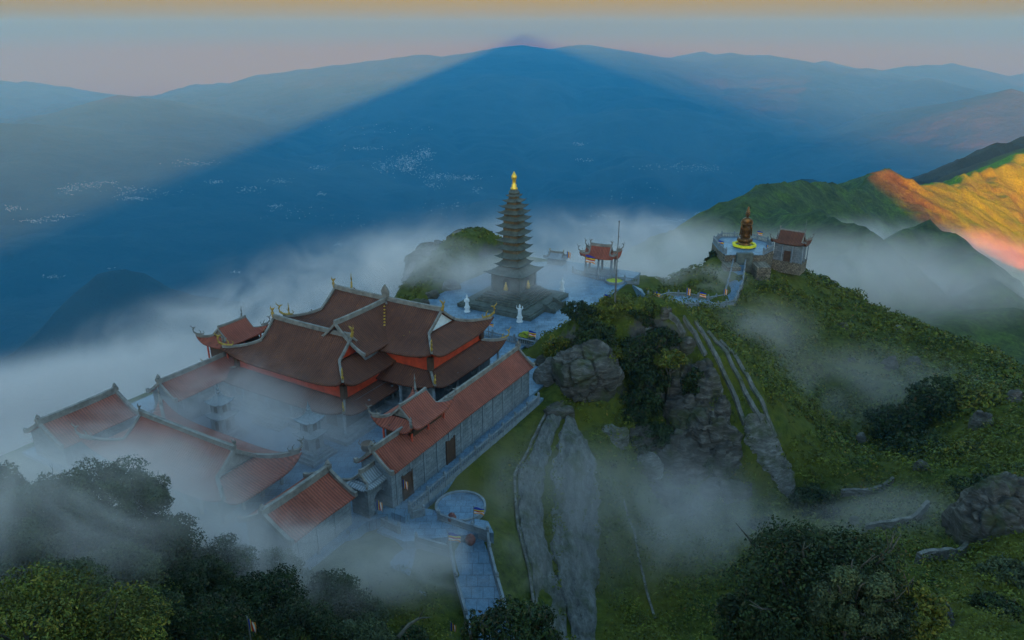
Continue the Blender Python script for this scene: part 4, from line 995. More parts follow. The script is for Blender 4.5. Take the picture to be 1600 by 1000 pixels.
#=================================================================== SMALL TEMPLES
sh = thing('hilltop_shrine', 'small brown-roofed shrine behind the bronze statue on the green hilltop', 'shrine', (69.4, 177.5, 0), R(-35))
roof(sh, 2.9, 4.2, 2.9, 1.3, 4.0, .6, .9, mat='tiles_brown', gable='trim', orn='trim', ornsc=.7, cw=.28)
walls(sh, 3.3, 2.1, -3.2, 1.5); mb = MB(); mb.box(-3.8, 3.8, -2.7, 2.7, -6, -3.1); mb.build('stone_base', M['rubble'], sh)
columns(sh, 3.7, 2.5, -3.1, 1.4, 4, 3, .14)
mb = MB(); mb.box(-.8, .8, -2.2, -2.0, -3.1, -.4); mb.build('door', M['wood'], sh)
mb = MB(); mb.lathe([(.05,4),(.04,7.2)], 5, (2.6, 1.5)); mb.build('mast', M['metal'], sh)
pvn = thing('plaza_pavilion', 'open red-roofed pavilion with four columns at the far plaza edge', 'pavilion', (19.6, 156.5, 0.05), R(-22))
roof(pvn, 2.3, 4.1, 2.5, 4.0, 6.2, .55, 1.1, mat='tiles_red', gable='trim', orn='trim', ornsc=.8, cw=.3)
columns(pvn, 2.9, 1.6, .3, 4.2, 3, 2, .26); mb = MB(); mb.box(-3.6, 3.6, -2.4, 2.4, 0, .35); mb.build('plinth', M['baluster'], pvn)
mb = MB(); mb.box(-3.1, 3.1, -1.75, 1.75, 3.7, 4.15); mb.build('beam_frame', M['red'], pvn)
balustrade('pale balustrade in front of the open plaza pavilion', [Vector((13.5,156.5,.05)), Vector((18.5,151.5,.05)), Vector((27,149.5,.05))], 1.0, 3.0)
hut = thing('small_hut', 'tiny faint hut beyond the tower at the plaza edge', 'hut', (10.3, 163.5, 0.0), R(-22))
roof(hut, 1.6, 2.6, 1.7, 1.7, 2.7, .6, .4, mat='tiles_grey', hook=False, gable='trim', cw=.2, ornsc=.5); walls(hut, 1.9, 1.2, -.5, 1.8)
pb = thing('planter', 'round green planter ringed with stone right of the plaza pavilion', 'planter', onz(960, 441, .05))
mb = MB(); mb.lathe([(2.1,0),(2.1,.5),(1.8,.5),(1.8,.3)], 16); mb.build('kerb', M['baluster'], pb); mb = MB(); mb.lathe([(1.8,.35),(1.0,.55),(.02,.6)], 16); mb.build('grass_bed', M['leafbed'] if 'leafbed' in M else M['leaf_bed'], pb)
#=================================================================== STEPPED WALKWAY
wi = [(1012,466,135),(1025,470,138),(1044,464,141),(1074,465,146),(1106,471,149),(1131,467,153),(1140,434,163),(1145,413,170.5)]
wo = [(1024,476),(1036,480),(1060,481),(1090,481),(1121,481),(1147,475),(1160,445),(1164,414)]
li = [ony(*a) for a in wi]; lo_ = [onz(a[0], a[1], b.z) for a, b in zip(wo, li)]
wk = thing('stepped_walkway', 'stone walkway with steps leading up to the bronze statue', 'walkway', li[3]); wo0 = li[3].copy()
mb = MB()
for j in range(len(li)-1):
    a, b, c, d = li[j]-wo0, lo_[j]-wo0, li[j+1]-wo0, lo_[j+1]-wo0; ns = 5 if j < 5 else 16
    for k in range(ns):
        s0, s1 = k/ns, (k+1)/ns; zz = max(a.z+(c.z-a.z)*s0, a.z+(c.z-a.z)*s1)
        q = [a.lerp(c, s0), b.lerp(d, s0), b.lerp(d, s1), a.lerp(c, s1)]
        vs = [Vector((p.x, p.y, zz)) for p in q]+[Vector((p.x, p.y, zz-.9)) for p in q]; mb.add(vs, [(0,1,2,3),(7,6,5,4),(0,4,5,1),(1,5,6,2),(2,6,7,3),(3,7,4,0)])
mb.build('steps', M['paving'], wk)
mb = MB()
for a, b in ((lo_, 1), (li, 0)):
    pth = [p-wo0+Vector((0,0,-.4)) for p in a]; mb.sweep(pth, .5, .25, -4.5)
mb.build('support_wall', M['rubble'], wk)
balustrade('outer balustrade of the stepped walkway above the green slope', [p+Vector((0,0,.05)) for p in lo_], 1.0, 3.4, sink=.3)
balustrade('inner balustrade of the stepped walkway against the misty hollow', [p+Vector((0,0,.05)) for p in li], 1.0, 3.4, sink=.3)
# stair from plaza down to the walkway
strip('plaza_stairs', [onz(988,445,0.05), ony(1000,455,140), ony(1014,468,136)], [onz(1003,452,0.05), onz(1012,465,-1.5), onz(1025,478,-2.3)], .05, M['paving'], 2.0, kind='structure')
#=================================================================== ROCKS
from mathutils import noise as mnoise
def rock_mat(name, c1, c2, c3, sc=1.0, crack=.2, streak=None):
    m, t, out = new_mat(name); tc = t.add('ShaderNodeNewGeometry'); g = tc.outputs['Position']
    mp = t.add('ShaderNodeMapping'); t.l.new(g, mp.inputs[0]); mp.inputs['Rotation'].default_value = (R(20), R(35), 0); mp.inputs['Scale'].default_value = (.5, .5, 2.2)
    if streak: mp.inputs['Rotation'].default_value = (0, 0, R(8)); mp.inputs['Scale'].default_value = streak
    n1 = t.noise(mp.outputs[0], .8*sc, 10, .72, .6); n2 = t.noise(g, .25*sc, 5, .6); n3 = t.noise(g, 2.2*sc, 8, .7)
    c = t.ramp(n1, [(.28, c1), (.5, c2), (.68, c3)]); c = t.mix(t.ramp(n2, [(.5, 0.0), (.66, .7)]), c, (.06, .07, .02))
    v = t.add('ShaderNodeTexVoronoi', feature='DISTANCE_TO_EDGE'); t.l.new(mp.outputs[0], v.inputs['Vector']); v.inputs['Scale'].default_value = .55*sc
    c = t.mix(t.ramp(v.outputs['Distance'], [(0, crack), (.06, 0.0)]), c, (.03, .027, .022))
    h = t.math('ADD', n1, t.math('MULTIPLY', n3, .5)); bsdf(t, out, c, .92, .15, h, .5, 1.0); return m
M['rock'] = rock_mat('cliff_rock', (.028,.023,.018), (.085,.072,.058), (.20,.175,.15))
M['rock_pale'] = rock_mat('pale_rock', (.055,.05,.042), (.15,.135,.115), (.30,.28,.25), 1.4)
import bmesh
def rock(label, loc, size, seed=0, rot=0.0, mat='rock', sub=4, name='boulder', group='grey boulders on the slopes', tilt=0.0):
    bm = bmesh.new(); bmesh.ops.create_icosphere(bm, subdivisions=sub, radius=1.0); so3 = Vector((seed*7.3, seed*3.1, seed*5.7))
    for v in bm.verts:
        p = v.co.copy(); d = mnoise.fractal(p*1.1+so3, 1.0, 2.1, 5)*.33; cell = mnoise.cell(p*1.7+so3)*.10
        vd = mnoise.voronoi(p*1.5+so3)[0]; e = min(.3, vd[1]-vd[0]); v.co = p*(1+d*.9+cell*.6-(.14 if e < .06 else 0)*.8)
        if name == 'boulder': v.co = Vector([max(-.86, min(.86, c)) if k < 2 else c for k, c in enumerate(v.co)])
    bmesh.ops.scale(bm, vec=size, verts=bm.verts); me = bpy.data.meshes.new(name); bm.to_mesh(me); bm.free(); me.polygons.foreach_set('use_smooth', [True]*len(me.polygons))
    o = link(name, me, M[mat], label=label, cat='rock', group=group) if group else link(name, me, M[mat], label=label, cat='knoll'); o.location = loc; o.rotation_euler = (tilt, 0, rot); return o
rock('huge rounded boulder bulging from the hill beside the gallery end', (11.2, 100.5, 1.6), (5.6, 5.2, 4.9), 3, .3, sub=6, tilt=.2)
rock('broad bare grey dome of rock veiled in mist left of the stone tower', (-13.0, 166, -6.5), (13.0, 10.5, 12.4), 41, .1, 'rock_pale', sub=6, name='rocky_knoll', group=None)
rl_ = [
 (856,600,3.0,'grey slab leaning between the gallery end and the huge boulder',1.4),(850,575,1.8,'small grey rock right behind the gallery eave corner',1.2),(872,648,2.2,'rock just below the left foot of the huge boulder',.8),
 (1040,497,1.1,'pale rock at the hilltop where the terraced strips begin',1.3),(1015,520,.9,'small pale rock poking out of bushes near the hilltop',1.0),(1072,608,3.2,'tall dark cliff block under the hilltop bushes',1.5),(1098,640,4.2,'broad cliff block left of the terraced strips',1.5),
 (1110,690,4.2,'cliff block above the misty hollow, right side',1.5),(1135,725,3.6,'lower cliff block beside the bottom of the strips',1.3),(1085,690,3.4,'dark narrow crag in the middle of the cliff',1.6),(1050,735,5.0,'wide rock face at the foot of the cliff fading in mist',1.1),
 (1000,690,3.2,'whitish rock ledge under the dark green hollow',.7),(960,690,2.6,'brown rock between the stone slope and the hollow',.9),(1150,775,3.0,'grey rock at the foot of the cliff near the slope grass',1.0),(1030,775,3.4,'pale rocks half covered by mist at the cliff foot',.7),(1075,548,1.5,'rock showing between hilltop bushes and strips',1.2),
 (1010,735,3.0,'pale stepped crag in the mist below the dark hollow',1.0),(1065,650,3.0,'shadowed crag left of the cliff blocks',1.4),(1125,665,2.6,'narrow crag touching the long terraced strip',1.7),(1092,735,3.0,'crag between the cliff blocks and the wide rock face',1.2),(1060,705,2.6,'dark fissured rock in the middle of the cliff',1.5),
 (985,560,2.4,'dark rock right of the huge boulder under the bushes',1.4),(1020,620,2.2,'dark rock at the back of the green hollow',1.5),(1098,592,2.2,'upper crag beside the second stone strip',1.5),(1115,620,2.0,'small crag against the middle strips',1.4),(1140,700,2.4,'crag under the end of the stone strips',1.5),(1120,770,2.6,'grey slab at the bottom of the cliff above the mist',.9),
 (1318,512,1.3,'small brown rock on the green slope below the shrine',1.1),(1404,516,1.5,'square brown rock near the skyline of the slope',1.2),(1392,578,2.0,'upright grey rock in the middle of the green slope',1.7),(1428,575,1.9,'thin upright rock next to the dark bushes',1.5),(1332,566,1.0,'small pale rock lower down the slope',1.0),
 (1350,688,1.4,'tiny white rock in the green hollow on the right',.9),(1442,735,1.4,'grey rock at the bottom of the dark thicket',1.3),(1535,665,1.8,'pale rock edge showing in the dark thicket',1.4),(1590,625,1.8,'small rock at the right edge of the thicket',1.0),(1552,825,4.6,'large dark rock face at the right edge under bushes',1.2),
 (1575,790,3.6,'brown rock face at the far right above the dark tree',1.1),(655,478,2.2,'dark rocks where the knoll meets the plaza paving',.8),(675,466,2.0,'rock at the knoll foot next to the plaza',.9),(700,452,2.6,'grey rock on the lower knoll slope',.8),(1462,980,2.4,'grey rock beside the big dark tree at the bottom',1.1),(1340,822,1.3,'small rock above the middle terraced wall',.8)]
for k, (x, y, s_, lb, asp) in enumerate(rl_):
    p = hit(x, y); sx = s_*rnd.uniform(.8, 1.15); rock(lb, p+Vector((0, .25*s_, -.25*s_*asp)), (sx, s_*.8, s_*asp), 10+k, rnd.uniform(-.5, .5), 'rock' if (k % 4 or s_ > 3.5) else 'rock_pale', 5 if s_ > 3 else 4)
#=================================================================== STONE-CLAD STRIPS, TERRACES
def drape(name, L_, R_, zoff, mat, ny=110, nx=14, th=.5, rough=.12, **kw):
    """sheet laid over the hillside between two outlines given top to bottom"""
    def along(A, s):
        k = s*(len(A)-1); i = min(int(k), len(A)-2); f_ = k-i; return (A[i][0]+(A[i+1][0]-A[i][0])*f_, A[i][1]+(A[i+1][1]-A[i][1])*f_)
    LL = [hit(*a) for a in L_]; RR = [hit(*a) for a in R_]; vs = []; fs = []
    def al3(A, s): k = s*(len(A)-1); i = min(int(k), len(A)-2); return A[i].lerp(A[i+1], k-i)
    for j in range(ny+1):
        a, b = al3(LL, j/ny), al3(RR, j/ny)
        for i in range(nx+1):
            jw = .035*math.sin(j*.9+i)+.05*math.sin(j*.37)+rnd.uniform(-.03, .03); p = a.lerp(b, min(1.06, max(-.06, i/nx+jw*(1 if i in (0, nx) else .4)))); e = 0.0 if 1 < i < nx-1 else (-.08 if 0 < i < nx else -.45)
            rg = float(fbm(np.array([(p.x*.866-p.y*.2)/1.6]), np.array([p.y/7.0]), 4, 311, True)[0])-.6; r2 = float(fbm(np.array([p.x/.9]), np.array([p.y/1.3]), 3, 317)[0])-.5
            vs.append(Vector((p.x, p.y, gz(p.x, p.y)+zoff+e+rough*(7.0*rg+2.5*r2))))
    for j in range(ny):
        for i in range(nx): a = j*(nx+1)+i; fs.append((a, a+1, a+nx+2, a+nx+1))
    mb = MB(); mb.add(vs, fs); o = mb.build(name, M[mat], smooth=False, **kw); return o, LL, RR
M['clad'] = rock_mat('stone_cladding', (.06,.057,.048), (.14,.133,.118), (.23,.22,.195), 1.6, crack=.2, streak=(1.3,.5,.6))
drape('rock_slope', [(860,640),(835,690),(806,748),(812,830),(830,900),(850,1000),(862,1060)], [(878,652),(862,700),(850,750),(848,800),(856,860),(885,940),(915,1060)], .3, 'clad', label='left strip of bare grey stone slope with a kerb, below the huge boulder', cat='rock slope', group='bare stone slopes')
o, LL, RR = drape('rock_slope', [(884,655),(870,700),(862,760),(860,830),(868,900),(890,980),(905,1060)], [(900,662),(930,720),(935,770),(938,830),(934,900),(932,980),(940,1060)], .35, 'clad', nx=22, rough=.18, label='wider strip of streaked grey stone slope between grass bands', cat='rock slope', group='bare stone slopes')
def ribbon(name, pts_, w_, h_, mat, label, cat, group=None, base=-.8, n=40):
    Q = [hit(*a) for a in pts_]; path = []
    for j in range(n+1):
        k = j/n*(len(Q)-1); i = min(int(k), len(Q)-2); p = Q[i].lerp(Q[i+1], k-i); path.append(Vector((p.x, p.y, gz(p.x, p.y))))
    mb = MB(); mb.sweep(path, w_, h_, base); return mb.build(name, M[mat], label=label, cat=cat, group=group)
ribbon('slope_kerb', [(858,640),(832,690),(804,748),(810,830),(828,900),(846,990)], .3, .4, 'rock_pale', 'pale kerb along the left edge of the bare stone slope', 'kerb')
ribbon('drain_channel', [(974,782),(990,830),(1000,880),(1012,930),(1024,968)], .28, .12, 'rock_pale', 'thin pale drain running down the misty green slope', 'drain')
tgrp = 'stone strips of the planted terraces'
for k, (pp, lb) in enumerate((([(1046,490),(1056,506),(1070,528)], 'shortest stone strip, highest on the terraced spur'), ([(1068,500),(1085,524),(1102,560)], 'second stone strip from the left on the terraced spur'), ([(1086,506),(1104,532),(1128,580),(1150,625),(1164,664)], 'long stone strip in the middle of the terraced spur'),
    ([(1106,520),(1133,550),(1156,598),(1178,640),(1190,662)], 'long stone strip just right of the middle on the terraced spur'), ([(1125,535),(1147,556),(1172,600),(1196,650),(1212,685)], 'outermost stone strip along the right edge of the spur'))):
    ribbon('terrace_strip', pp, .7, .35, 'clad', lb, 'stone strip', tgrp)
drape('rock_slope', [(1158,666),(1166,700),(1190,735),(1215,765),(1246,786)], [(1200,655),(1216,690),(1236,730),(1243,760),(1250,784)], .5, 'rock_pale', ny=60, nx=12, rough=.2, label='stepped bare stones at the bottom of the terraced spur', cat='rock slope', group='bare stone slopes')
for pp, lb, th in (([(1312,778),(1350,774),(1375,768),(1394,756)], 'upper curved dry-stone wall on the right slope', 1.0), ([(1350,834),(1390,828),(1425,819),(1447,797)], 'middle curved dry-stone wall on the right slope', 1.3), ([(1431,882),(1470,876),(1506,866)], 'lower dry-stone wall right behind the big dark tree', 1.4)):
    ribbon('terrace_wall', pp, .5, th, 'rock_pale', lb, 'stone wall', 'dry-stone terrace walls')
#=================================================================== FAR TOWN IN THE VALLEY
m, t, out = new_mat('town_walls'); gi = t.add('ShaderNodeNewGeometry')
bsdf(t, out, t.ramp(gi.outputs['Random Per Island'], [(0, (.45,.44,.42)), (.5, (.60,.62,.62)), (.8, (.45,.28,.22)), (1, (.70,.72,.72))]), .7, .2); M['town'] = m
from mathutils.bvhtree import BVHTree
far_o = bpy.data.objects['distant_mountains']; bvh = BVHTree.FromPolygons([v.co for v in far_o.data.vertices], [tuple(p.vertices) for p in far_o.data.polygons])
clusters = [(635,255,28,16,150),(665,240,14,12,60),(640,262,10,5,30),(690,276,40,6,70),(730,278,25,4,36),(600,260,22,10,40),(570,232,35,3,26),(335,284,16,4,24),(392,296,20,6,24),(440,283,20,4,20),(430,322,14,3,16),(500,262,20,3,16),(500,303,8,4,12),(60,345,30,4,30),(100,338,26,3,20),(215,310,28,3,30),(200,300,30,8,24),(110,295,18,8,34),(20,325,20,5,20),(140,290,30,4,20),(300,255,40,5,26),(680,290,14,8,20),(745,296,8,5,10),(905,225,12,4,14),(915,250,14,3,12),(1040,260,60,6,26),(1100,262,40,8,22),(1055,345,22,5,34),(1090,335,14,4,16),(1030,352,10,3,14),(930,352,25,3,14),(945,338,20,3,8),(700,322,40,10,14),(460,330,50,12,14),(560,345,60,14,12),(250,300,60,10,16),(600,200,80,14,14),(980,300,60,20,14),(370,425,8,2,8),(85,432,18,3,12),(180,420,12,2,3),(530,382,8,3,8),(160,285,30,3,12)]
mb = MB()
for cx_, cy_, rx, ry, nn in clusters:
    for i in range(int(nn*2.3)):
        x = cx_+rnd.gauss(0, .5)*rx; y = cy_+rnd.gauss(0, .5)*ry; d = Vector(ray(x, y)); h_ = bvh.ray_cast(Vector((0,0,CAM_Z)), d.normalized())
        if h_[0] is None: continue
        p = h_[0]; ds = p.length; s_ = ds/1150*rnd.uniform(.35, .9); a = rnd.random()*3.14
        mb.box(-s_*.6, s_*.6, -s_*.5, s_*.5, -s_*.5, s_*rnd.uniform(.4, .8), Matrix.Translation(p) @ Matrix.Rotation(a, 4, 'Z'))
mb.build('distant_town', M['town'], kind='stuff', label='pale specks of towns and villages on the valley floor', cat='town')
#=================================================================== FOLIAGE
def leaf_mat(name, stops, patch, rough=.75, trans=.0):
    m, t, out = new_mat(name); g = t.add('ShaderNodeNewGeometry')
    c = t.ramp(g.outputs['Random Per Island'], stops); n = t.noise(g.outputs['Position'], .11, 4, .6)
    c = t.mix(t.ramp(n, [(.42, 0.0), (.62, .8)]), c, patch); n2 = t.noise(g.outputs['Position'], .6, 3, .6)
    c = t.mix(1.0, c, t.ramp(n2, [(.32, .45), (.68, 1.4)]), 'MULTIPLY')
    bsdf(t, out, c, rough, .25); return m
M['leaf_dark'] = leaf_mat('dark_evergreen_leaves', [(0, (.006,.014,.004)), (.5, (.018,.034,.007)), (.85, (.045,.062,.010)), (1, (.09,.045,.018))], (.024,.038,.008))
M['leaf_grey'] = leaf_mat('grey_green_leaves', [(0, (.03,.045,.018)), (.5, (.06,.075,.025)), (1, (.11,.11,.04))], (.05,.065,.03))
M['leaf_bright'] = leaf_mat('yellow_green_leaves', [(0, (.03,.05,.006)), (.45, (.07,.085,.010)), (.8, (.16,.14,.014)), (1, (.25,.16,.02))], (.10,.11,.012))
M['scrub'] = leaf_mat('hillside_scrub', [(0, (.02,.032,.006)), (.4, (.055,.075,.008)), (.75, (.10,.12,.010)), (.93, (.17,.15,.014)), (1, (.22,.11,.02))], (.11,.115,.008))
M['bark'] = plain_mat('bark', (.09,.075,.055), .95, .4, 3.0)
NR = np.random.default_rng(5)
def leaf_quads(C, Nn, size, asp=.45, jit=.7):
    """C centres (n,3), Nn outward normals, size (n,) -> verts, quads"""
    n = len(C); rv = NR.normal(size=(n, 3)); nn = Nn+jit*rv; nn /= np.linalg.norm(nn, axis=1)[:, None]
    t1 = np.cross(nn, NR.normal(size=(n, 3))); t1 /= np.linalg.norm(t1, axis=1)[:, None]; t2 = np.cross(nn, t1)
    s = size[:, None]; bend = nn*s*.18
    v = np.stack([C-t1*s, C-t2*s*asp+bend*0, C+t1*s-bend, C+t2*s*asp], 1).reshape(-1, 3)
    return v, np.arange(4*n).reshape(-1, 4)
def crown_cloud(clumps, nleaf, size, fill=.35):
    """clumps [(c, r)] ellipsoid shells of leaves; centre (3,), radius (3,)"""
    tot = sum(float(np.prod(r))**.66 for c, r in clumps); Cs = []; Ns = []; Ss = []
    for c, r in clumps:
        k = int(nleaf*float(np.prod(r))**.66/tot)+1; d = NR.normal(size=(k, 3)); d /= np.linalg.norm(d, axis=1)[:, None]
        rad = 1-fill*NR.random(k)**1.6; lump = 1+.16*np.sin(d[:,0]*7+c[0]*3)*np.sin(d[:,1]*6+c[1])*1.0+.12*np.sin(d[:,2]*11+c[0])
        Cs.append(np.array(c)+d*np.array(r)*(rad*lump)[:, None]); nn = d*.8; nn[:, 2] += .45; Ns.append(nn); Ss.append(size*NR.uniform(.6, 1.35, k))
    return leaf_quads(np.concatenate(Cs), np.concatenate(Ns), np.concatenate(Ss))
def tree(name, label, x, y, zb, h, rx, ry, rz, mat, nleaf, lsize, nclump=24, cat='tree', group=None, seed=0, trunk=True, flat=0.0, lean=(0,0)):
    """tree with trunk, limbs and a crown of leaf clumps; the crown fills rx,ry,rz around its top"""
    r0 = random.Random(seed*31+7); root = thing(name, label, cat, (x, y, zb), 0, group); cz_ = h-rz; clumps = []
    mb = MB(); tr = max(.12, .028*h)
    base = [(0,0,-.6),(lean[0]*.2,lean[1]*.2,h*.25),(lean[0]*.6,lean[1]*.6,cz_*.75),(lean[0],lean[1],cz_)]; mb.tube(base, [tr*1.3,tr,tr*.75,tr*.45], 7)
    nclump = int(nclump*1.7)
    for i in range(nclump):
        a = i*2.399+r0.random(); q = (i+.5)/nclump; el = math.asin(1-1.55*q); rr = r0.uniform(.5, .86)
        c = np.array([lean[0]+rx*rr*math.cos(a)*math.cos(el), lean[1]+ry*rr*math.sin(a)*math.cos(el), cz_+rz*rr*math.sin(el)*(1-flat)])
        s_ = r0.uniform(.20, .36); clumps.append((c, (rx*s_, ry*s_, rz*s_*r0.uniform(.6, .85))))
        if i % 3 == 0: mb.tube([(lean[0]*.5,lean[1]*.5,cz_*r0.uniform(.45,.75)), tuple(c*np.array([.5,.5,.8])), tuple(c)], [tr*.45, tr*.28, tr*.08], 5)
    for i in range(9):      # dead twigs standing out of the crown
        a = r0.random()*6.283; el = r0.uniform(.1, 1.3); c = Vector((lean[0]+rx*.7*math.cos(a)*math.cos(el), lean[1]+ry*.7*math.sin(a)*math.cos(el), cz_+rz*.7*math.sin(el)))
        d_ = Vector((math.cos(a)*math.cos(el), math.sin(a)*math.cos(el), math.sin(el)+.3)).normalized()*rx*r0.uniform(.22, .38); k_ = Vector((r0.uniform(-.3,.3), r0.uniform(-.3,.3), .3))*rx*.3
        mb.tube([c, c+d_*.6, c+d_+k_*.4], [tr*.16, tr*.10, tr*.03], 4); mb.tube([c+d_*.55, c+d_*.8+k_], [tr*.09, tr*.03], 3)
    mb.build('trunk', M['bark'], root, True)
    v, q = crown_cloud(clumps, nleaf, lsize); link('crown', mesh_np('crown', v, q, smooth=False), M[mat], root); return root
def tree_px(name, label, px, py, wpx, hpx, Y, mat, nleaf, lsize, low=False, **kw):
    """crown whose top is seen at (px,py), wpx wide and hpx tall in the picture, standing at distance Y"""
    top = ony(px, py, Y); dep = Y*cP-(top.z-CAM_Z)*sP; rx = wpx/2*dep/F_PX; rz = hpx/2*dep/F_PX/.93; g_ = gz(top.x, Y)
    h = max(top.z-g_, rz*1.35)
    if low and top.z-g_ < 9: rz = max(rz, h*.52)
    return tree(name, label, top.x, Y, top.z-h, h, rx, kw.pop('ry', rx*.9), rz, mat, nleaf, lsize, **kw)
# big dark tree, bottom right, and its neighbours
tree_px('evergreen_tree', 'biggest dark evergreen, filling the bottom right corner area of the slope', 1300, 836, 335, 225, 34, 'leaf_dark', 46000, .115, nclump=34, seed=1, group='dark trees at the bottom right')
tree_px('evergreen_tree', 'dark tree with a bluish rounded crown in front of the biggest dark tree', 1345, 885, 130, 130, 31, 'leaf_grey', 14000, .10, nclump=14, seed=2, group='dark trees at the bottom right')
tree_px('evergreen_tree', 'dark bush-like tree at the right side of the biggest dark tree', 1430, 905, 110, 140, 33, 'leaf_bright', 8000, .13, nclump=12, seed=3, group='dark trees at the bottom right')
tree_px('evergreen_tree', 'dark thin-leaved tree at the lower left of the biggest dark tree', 1185, 915, 110, 130, 34, 'leaf_dark', 7000, .15, nclump=13, seed=4, group='dark trees at the bottom right')
# shrub at the foot of the ramp
tree_px('shrub', 'dark rounded shrub at the bottom edge just right of the ramp', 808, 955, 140, 80, 33, 'leaf_dark', 9000, .12, nclump=18, cat='shrub', seed=5)
tree_px('shrub', 'thin spiky shrub at the foot of the ramp', 734, 955, 34, 90, 33, 'leaf_dark', 900, .09, nclump=7, cat='shrub', seed=6)
# bottom left bush
tree_px('shrub', 'bright yellow-green bush in the extreme bottom left corner', 20, 925, 260, 150, 24, 'leaf_bright', 16000, .085, nclump=26, cat='shrub', seed=7, group='bushes along the bottom left')
tree_px('shrub', 'yellow-green bush right of the corner bush at the bottom left', 150, 948, 220, 120, 25, 'leaf_bright', 11000, .085, nclump=20, cat='shrub', seed=8, group='bushes along the bottom left')
lt = [(150,722,190,150,51,'leaf_grey','tall rounded tree rising against the fog at the left'),(60,735,170,170,48,'leaf_grey','pale misty tree at the left edge under the fog'),(-10,728,110,150,50,'leaf_grey','tree cut by the left picture edge'),
 (218,738,120,110,55,'leaf_grey','flat-topped fan-shaped tree standing alone in the fog'),(100,790,200,150,45,'leaf_dark','dark tree below the tall rounded tree on the left'),(230,800,190,150,50,'leaf_dark','dark tree under the fan-shaped tree'),
 (20,810,180,160,42,'leaf_grey','grey-green tree at the left edge, middle height'),(330,845,170,120,52,'leaf_dark','dark tree just below the fogged gatehouse roof'),(420,868,150,110,54,'leaf_grey','misty tree below the front wing roof'),
 (170,855,190,140,42,'leaf_grey','hazy grey-green tree in the middle of the left thicket'),(290,885,200,130,45,'leaf_dark','dark tree in the middle of the bottom left thicket'),(400,905,190,120,46,'leaf_dark','dark tree with yellow-green tips above the flag tip'),
 (510,900,150,110,50,'leaf_dark','dark tree left of the lawn retaining wall'),(560,935,110,90,50,'leaf_grey','brownish tree beside the corner of the retaining wall'),(230,935,150,120,35,'leaf_dark','dark tree behind the bottom left bushes'),(330,950,170,110,36,'leaf_dark','dark tree at the bottom edge left of the flag tip'),
 (460,955,170,110,40,'leaf_dark','dark tree at the bottom edge right of the flag tip'),(560,975,130,80,42,'leaf_grey','low tree at the bottom edge near the retaining wall'),(640,985,90,70,44,'leaf_dark','small dark tree at the bottom edge left of the ramp'),(80,880,170,120,36,'leaf_grey','misty tree above the bright corner bushes')]
for k, (x, y, w_, h_, Y_, mt, lb) in enumerate(lt):
    tree_px('broadleaf_tree', lb, x, y, w_*.8, h_*.8, Y_, mt, int(8200+1.9*w_*h_/6), .12 if Y_ > 40 else .095, nclump=20, seed=20+k, group='trees of the misty thicket at the left', flat=.3 if k == 3 else 0)
rt = [(1480,592,120,70,112,'leaf_dark','dark round tree at the crest of the right thicket'),(1545,598,110,80,108,'leaf_bright','yellow-green tree right of the thicket crest'),(1410,630,110,70,112,'leaf_dark','dark tree at the left end of the right thicket'),(1450,680,120,80,98,'leaf_dark','darkest tree in the middle of the right thicket'),
 (1530,690,110,90,92,'leaf_bright','yellow-green tree above the small pale rock edge'),(1590,660,90,90,98,'leaf_dark','dark tree at the right edge of the thicket'),(1380,665,70,50,112,'leaf_bright','small bright tree at the left foot of the thicket'),(1560,745,120,70,78,'leaf_dark','dark tree on top of the right edge rock face'),
 (1590,870,90,80,56,'leaf_grey','grey-green tree at the right edge under the rock face'),(1560,930,100,80,50,'leaf_dark','dark tree in the bottom right corner'),(1275,762,80,50,88,'leaf_dark','dark low tree below the bare stone strips'),(1210,815,90,60,80,'leaf_dark','dark tree beside the mist above the biggest dark tree'),
 (1118,392,26,22,178,'leaf_dark','little dark tree at the left corner of the statue platform'),(1068,420,34,16,178,'leaf_grey','misty tree crown on the skyline left of the statue platform'),(1035,436,34,14,172,'leaf_grey','lower misty tree crown on the skyline left of the statue stairs'),(1295,440,30,14,188,'leaf_dark','small skyline tree right of the shrine')]
for k, (x, y, w_, h_, Y_, mt, lb) in enumerate(rt):
    tree_px('broadleaf_tree', lb, x, y, w_, h_, Y_, mt, int(1500+.9*w_*h_*.35), .30*(Y_/100)**.7, low=True, nclump=16, seed=60+k, group='trees on the right slope')
ht = [(1035,510,60,46,106,'leaf_dark','dark bush right of the pole foot above the cliff'),(1015,560,70,50,102,'leaf_dark','dark bush on the cliff brow over the green hollow'),(1010,600,60,50,99,'leaf_dark','dark bush at the back of the hollow'),(955,540,50,30,103,'leaf_bright','bright bush on top of the huge boulder'),(990,680,70,50,94,'leaf_dark','dark bush at the lower end of the hollow'),(940,680,50,36,92,'leaf_bright','orange-green bush between the boulder foot and the pale ledge'),(1085,575,44,30,101,'leaf_dark','dark bush between the upper crag and the strips'),(1070,770,60,36,87,'leaf_grey','misty bush at the foot of the cliff'),(1160,800,60,36,86,'leaf_bright','bright bush below the bottom of the stepped stones'),(1105,715,36,30,93,'leaf_dark','dark bush growing in a fissure of the cliff'),
 (905,470,60,34,110,'leaf_dark','dark bush on the left shoulder of the rock hill'),(960,462,80,40,112,'leaf_bright','yellow-green bush at the foot of the tall pole'),(1010,472,60,40,110,'leaf_dark','dark bush at the right of the rock hilltop'),(930,500,80,50,106,'leaf_dark','dark bush above the huge boulder'),(1000,520,90,50,104,'leaf_dark','darkest bush in the middle of the rock hill'),
 (1050,545,60,36,102,'leaf_bright','bright bush above the tall dark cliff block'),(870,520,46,30,108,'leaf_bright','small bright bush at the plaza edge of the hill'),(985,620,80,60,99,'leaf_dark','dark green bush in the hollow beside the huge boulder'),(1030,660,70,50,96,'leaf_dark','dark bush low in the hollow below the boulder'),(900,700,26,20,90,'leaf_bright','orange-tinted bush where the stone slopes begin')]
